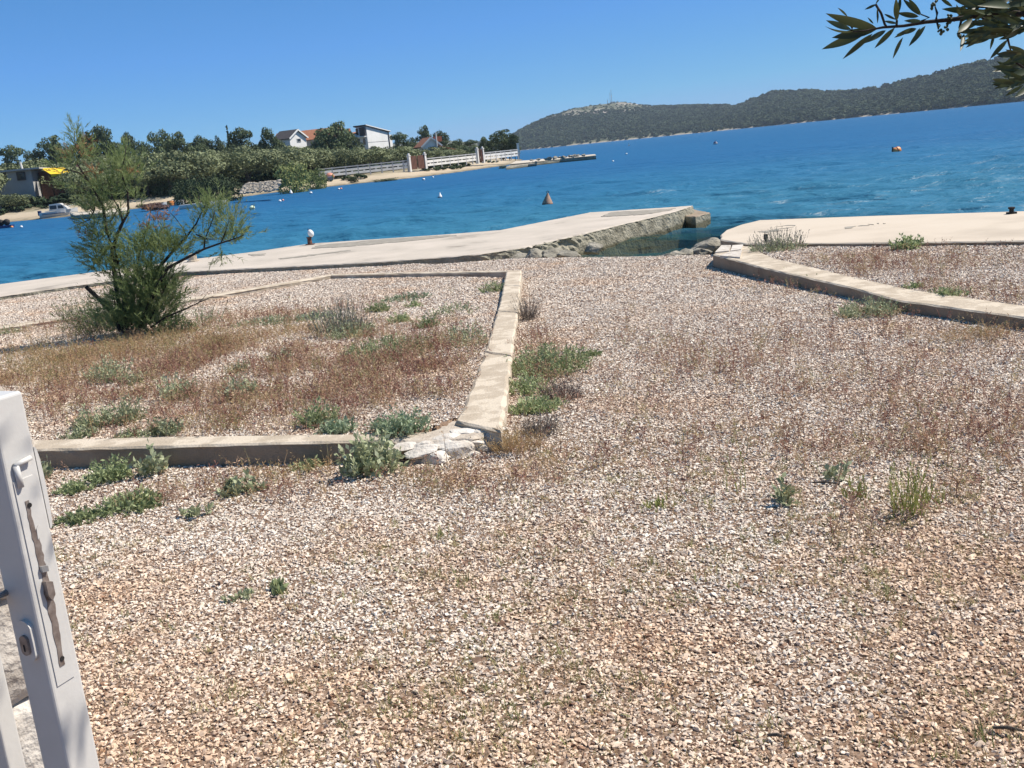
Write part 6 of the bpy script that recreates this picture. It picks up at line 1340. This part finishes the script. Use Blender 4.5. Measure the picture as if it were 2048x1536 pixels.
scatter('gravel', GP, np.stack([GS*rng.uniform(.85, 1.25, n), GS*rng.uniform(.8, 1.1, n), GS*rng.uniform(.7, 1.2, n)], 1), np.stack([rng.normal(0, .25, n), rng.normal(0, .25, n), rng.uniform(0, 6.28, n)], 1), rng.integers(0, 12, n), STONES, 'crushed pale limestone gravel')

def blades(seed, n, h, w, spread, seeds=0, mat=None, bend=.35):
    r = np.random.default_rng(seed); V = []
    for i in range(n):
        a = r.random()*6.283; b = np.array([r.normal(0, spread*.3), r.normal(0, spread*.3), -.01]); hh = h*r.uniform(.45, 1.1)
        d = np.array([math.cos(a)*bend*r.random(), math.sin(a)*bend*r.random(), 1]); d /= np.linalg.norm(d); s = np.array([-math.sin(a+r.normal()), math.cos(a+r.normal()), 0])*w
        m1 = b+d*hh*.5; t = b+d*hh+np.array([math.cos(a), math.sin(a), -.25])*hh*.22*r.random()
        V += [b-s, b+s, m1+s*.8, m1-s*.8, m1-s*.8, m1+s*.8, t+s*.2, t-s*.2]
        for k in range(seeds):
            q = m1+(t-m1)*r.random(); e = r.normal(0, 1, 3); e[2] = abs(e[2]); e *= .028/np.linalg.norm(e)*r.uniform(.5, 1.2); sd = np.cross(e, r.normal(size=3)); sd *= .0028/np.linalg.norm(sd)
            V += [q, q+e*.5+sd, q+e, q+e*.5-sd]
    V = np.array(V); return mesh_np('blades', V, np.arange(len(V)).reshape(-1, 4), mat)
P_RED = proto_collection('red_weed', [blades(800+i, 3, .16, .0016, .08, 7, M['redweed'], .5) for i in range(6)])
P_GOLD = proto_collection('gold_grass', [blades(820+i, 7, .15, .0015, .12, 3, M['gold'], .9) for i in range(5)])
P_TUFT = proto_collection('tuft', [blades(840+i, 12, .045, .0016, .05, 0, M['tuft'], .9) for i in range(6)])
P_STALK = proto_collection('stalk', [blades(860+i, 1, .30, .0018, .01, 6, M['redweed'], .6) for i in range(3)]+[blades(866+i, 2, .26, .0016, .03, 2, M['gold'], .9) for i in range(3)])
def cover(name, coll, npro, zones, smin, smax, label, base=0, filt=None):
    PP = []
    for (px, py, rx, ry, cnt) in zones:
        c = at(px, py, .06); D = np.linalg.norm(c); wx = rx*D/F_PX; wy = abs(at(px, py-ry*.8, .06)[1]-at(px, py+ry*.8, .06)[1])/1.6
        x = c[0]+rng.normal(0, .5, cnt)*wx; y = c[1]+rng.normal(0, .5, cnt)*wy
        PP.append(np.stack([x, y], 1))
    XY = np.concatenate(PP); x, y = XY[:, 0], XY[:, 1]; P = np.stack([x, y, zg(x, y)], 1); k = in_view(P, 150) & clear_ground(x, y)
    if filt is not None: k &= filt(x, y)
    k &= rng.random(len(k)) < np.clip((fbm(x, y, 2.2, 51)-.25)*2.6, .08, 1)
    P = P[k]; n = len(P); s = rng.uniform(smin, smax, n)
    scatter(name, P, np.stack([s, s, s*rng.uniform(.7, 1.2, n)], 1), np.stack([rng.normal(0, .15, n), rng.normal(0, .15, n), rng.uniform(0, 6.28, n)], 1), rng.integers(0, npro, n), coll, label)
    return n
a = cover('red_weeds', P_RED, 6, [(620, 780, 380, 85, 2300), (820, 760, 180, 95, 1100), (350, 730, 330, 50, 1700), (200, 800, 200, 60, 600), (760, 690, 220, 40, 500), (500, 630, 300, 20, 700), (1600, 700, 460, 70, 650), (1250, 700, 300, 90, 250), (1500, 860, 600, 160, 420), (1750, 540, 260, 40, 900), (1900, 600, 180, 30, 350), (1960, 800, 220, 140, 420), (1850, 920, 300, 110, 300), (600, 960, 360, 26, 260), (950, 950, 200, 60, 170), (130, 640, 180, 16, 300), (1080, 700, 60, 90, 200)], .55, 1.15, 'thin reddish dry weeds in the gravel')
b = cover('dry_grass', P_GOLD, 5, [(170, 705, 300, 40, 1400), (420, 690, 260, 30, 850), (120, 760, 180, 50, 600), (620, 670, 140, 24, 300), (480, 770, 420, 70, 480), (780, 740, 200, 70, 200), (470, 850, 60, 40, 60), (800, 945, 300, 26, 130), (560, 935, 160, 14, 90), (1000, 930, 130, 40, 90), (1950, 660, 120, 16, 70), (150, 640, 200, 26, 200), (1960, 930, 160, 90, 60)], .5, 1.15, 'golden dry grass under the tamarisk')
c_ = cover('grass_tufts', P_TUFT, 6, [(500, 1150, 900, 260, 700), (1300, 1250, 900, 330, 900), (1700, 1000, 600, 220, 1100), (900, 1420, 1100, 180, 520), (1200, 950, 500, 140, 500), (300, 1080, 300, 120, 260), (1950, 1400, 300, 140, 220)], .4, 1.25, 'short yellowing grass tufts in the gravel')
d_ = cover('thin_stalks', P_STALK, 6, [(1600, 900, 700, 220, 170), (800, 900, 600, 120, 60), (1750, 850, 500, 160, 120), (600, 720, 500, 110, 160), (1250, 1000, 500, 160, 60), (250, 700, 300, 50, 120)], .5, 1.1, 'scattered thin dry stalks')
print('weeds', a, b, c_, d_)

# ================================================================== AIR
hz = max(float(HV[..., 2].max()), 60)+14
m = bpy.data.materials.new('haze_air'); m.use_nodes = True; N = m.node_tree.nodes; N.remove(N['Principled BSDF'])
pv = N.new('ShaderNodeVolumePrincipled'); pv.inputs['Color'].default_value = (.70, .84, 1.0, 1); pv.inputs['Density'].default_value = .00012; pv.inputs['Anisotropy'].default_value = .0
m.node_tree.links.new(pv.outputs[0], N['Material Output'].inputs['Volume'])
tag(link('haze', MB().box((0, 0, (hz-7)/2), (8200, 8200, hz+7)).me('haze', m)), 'thin blue summer haze over the bay', kind='stuff')
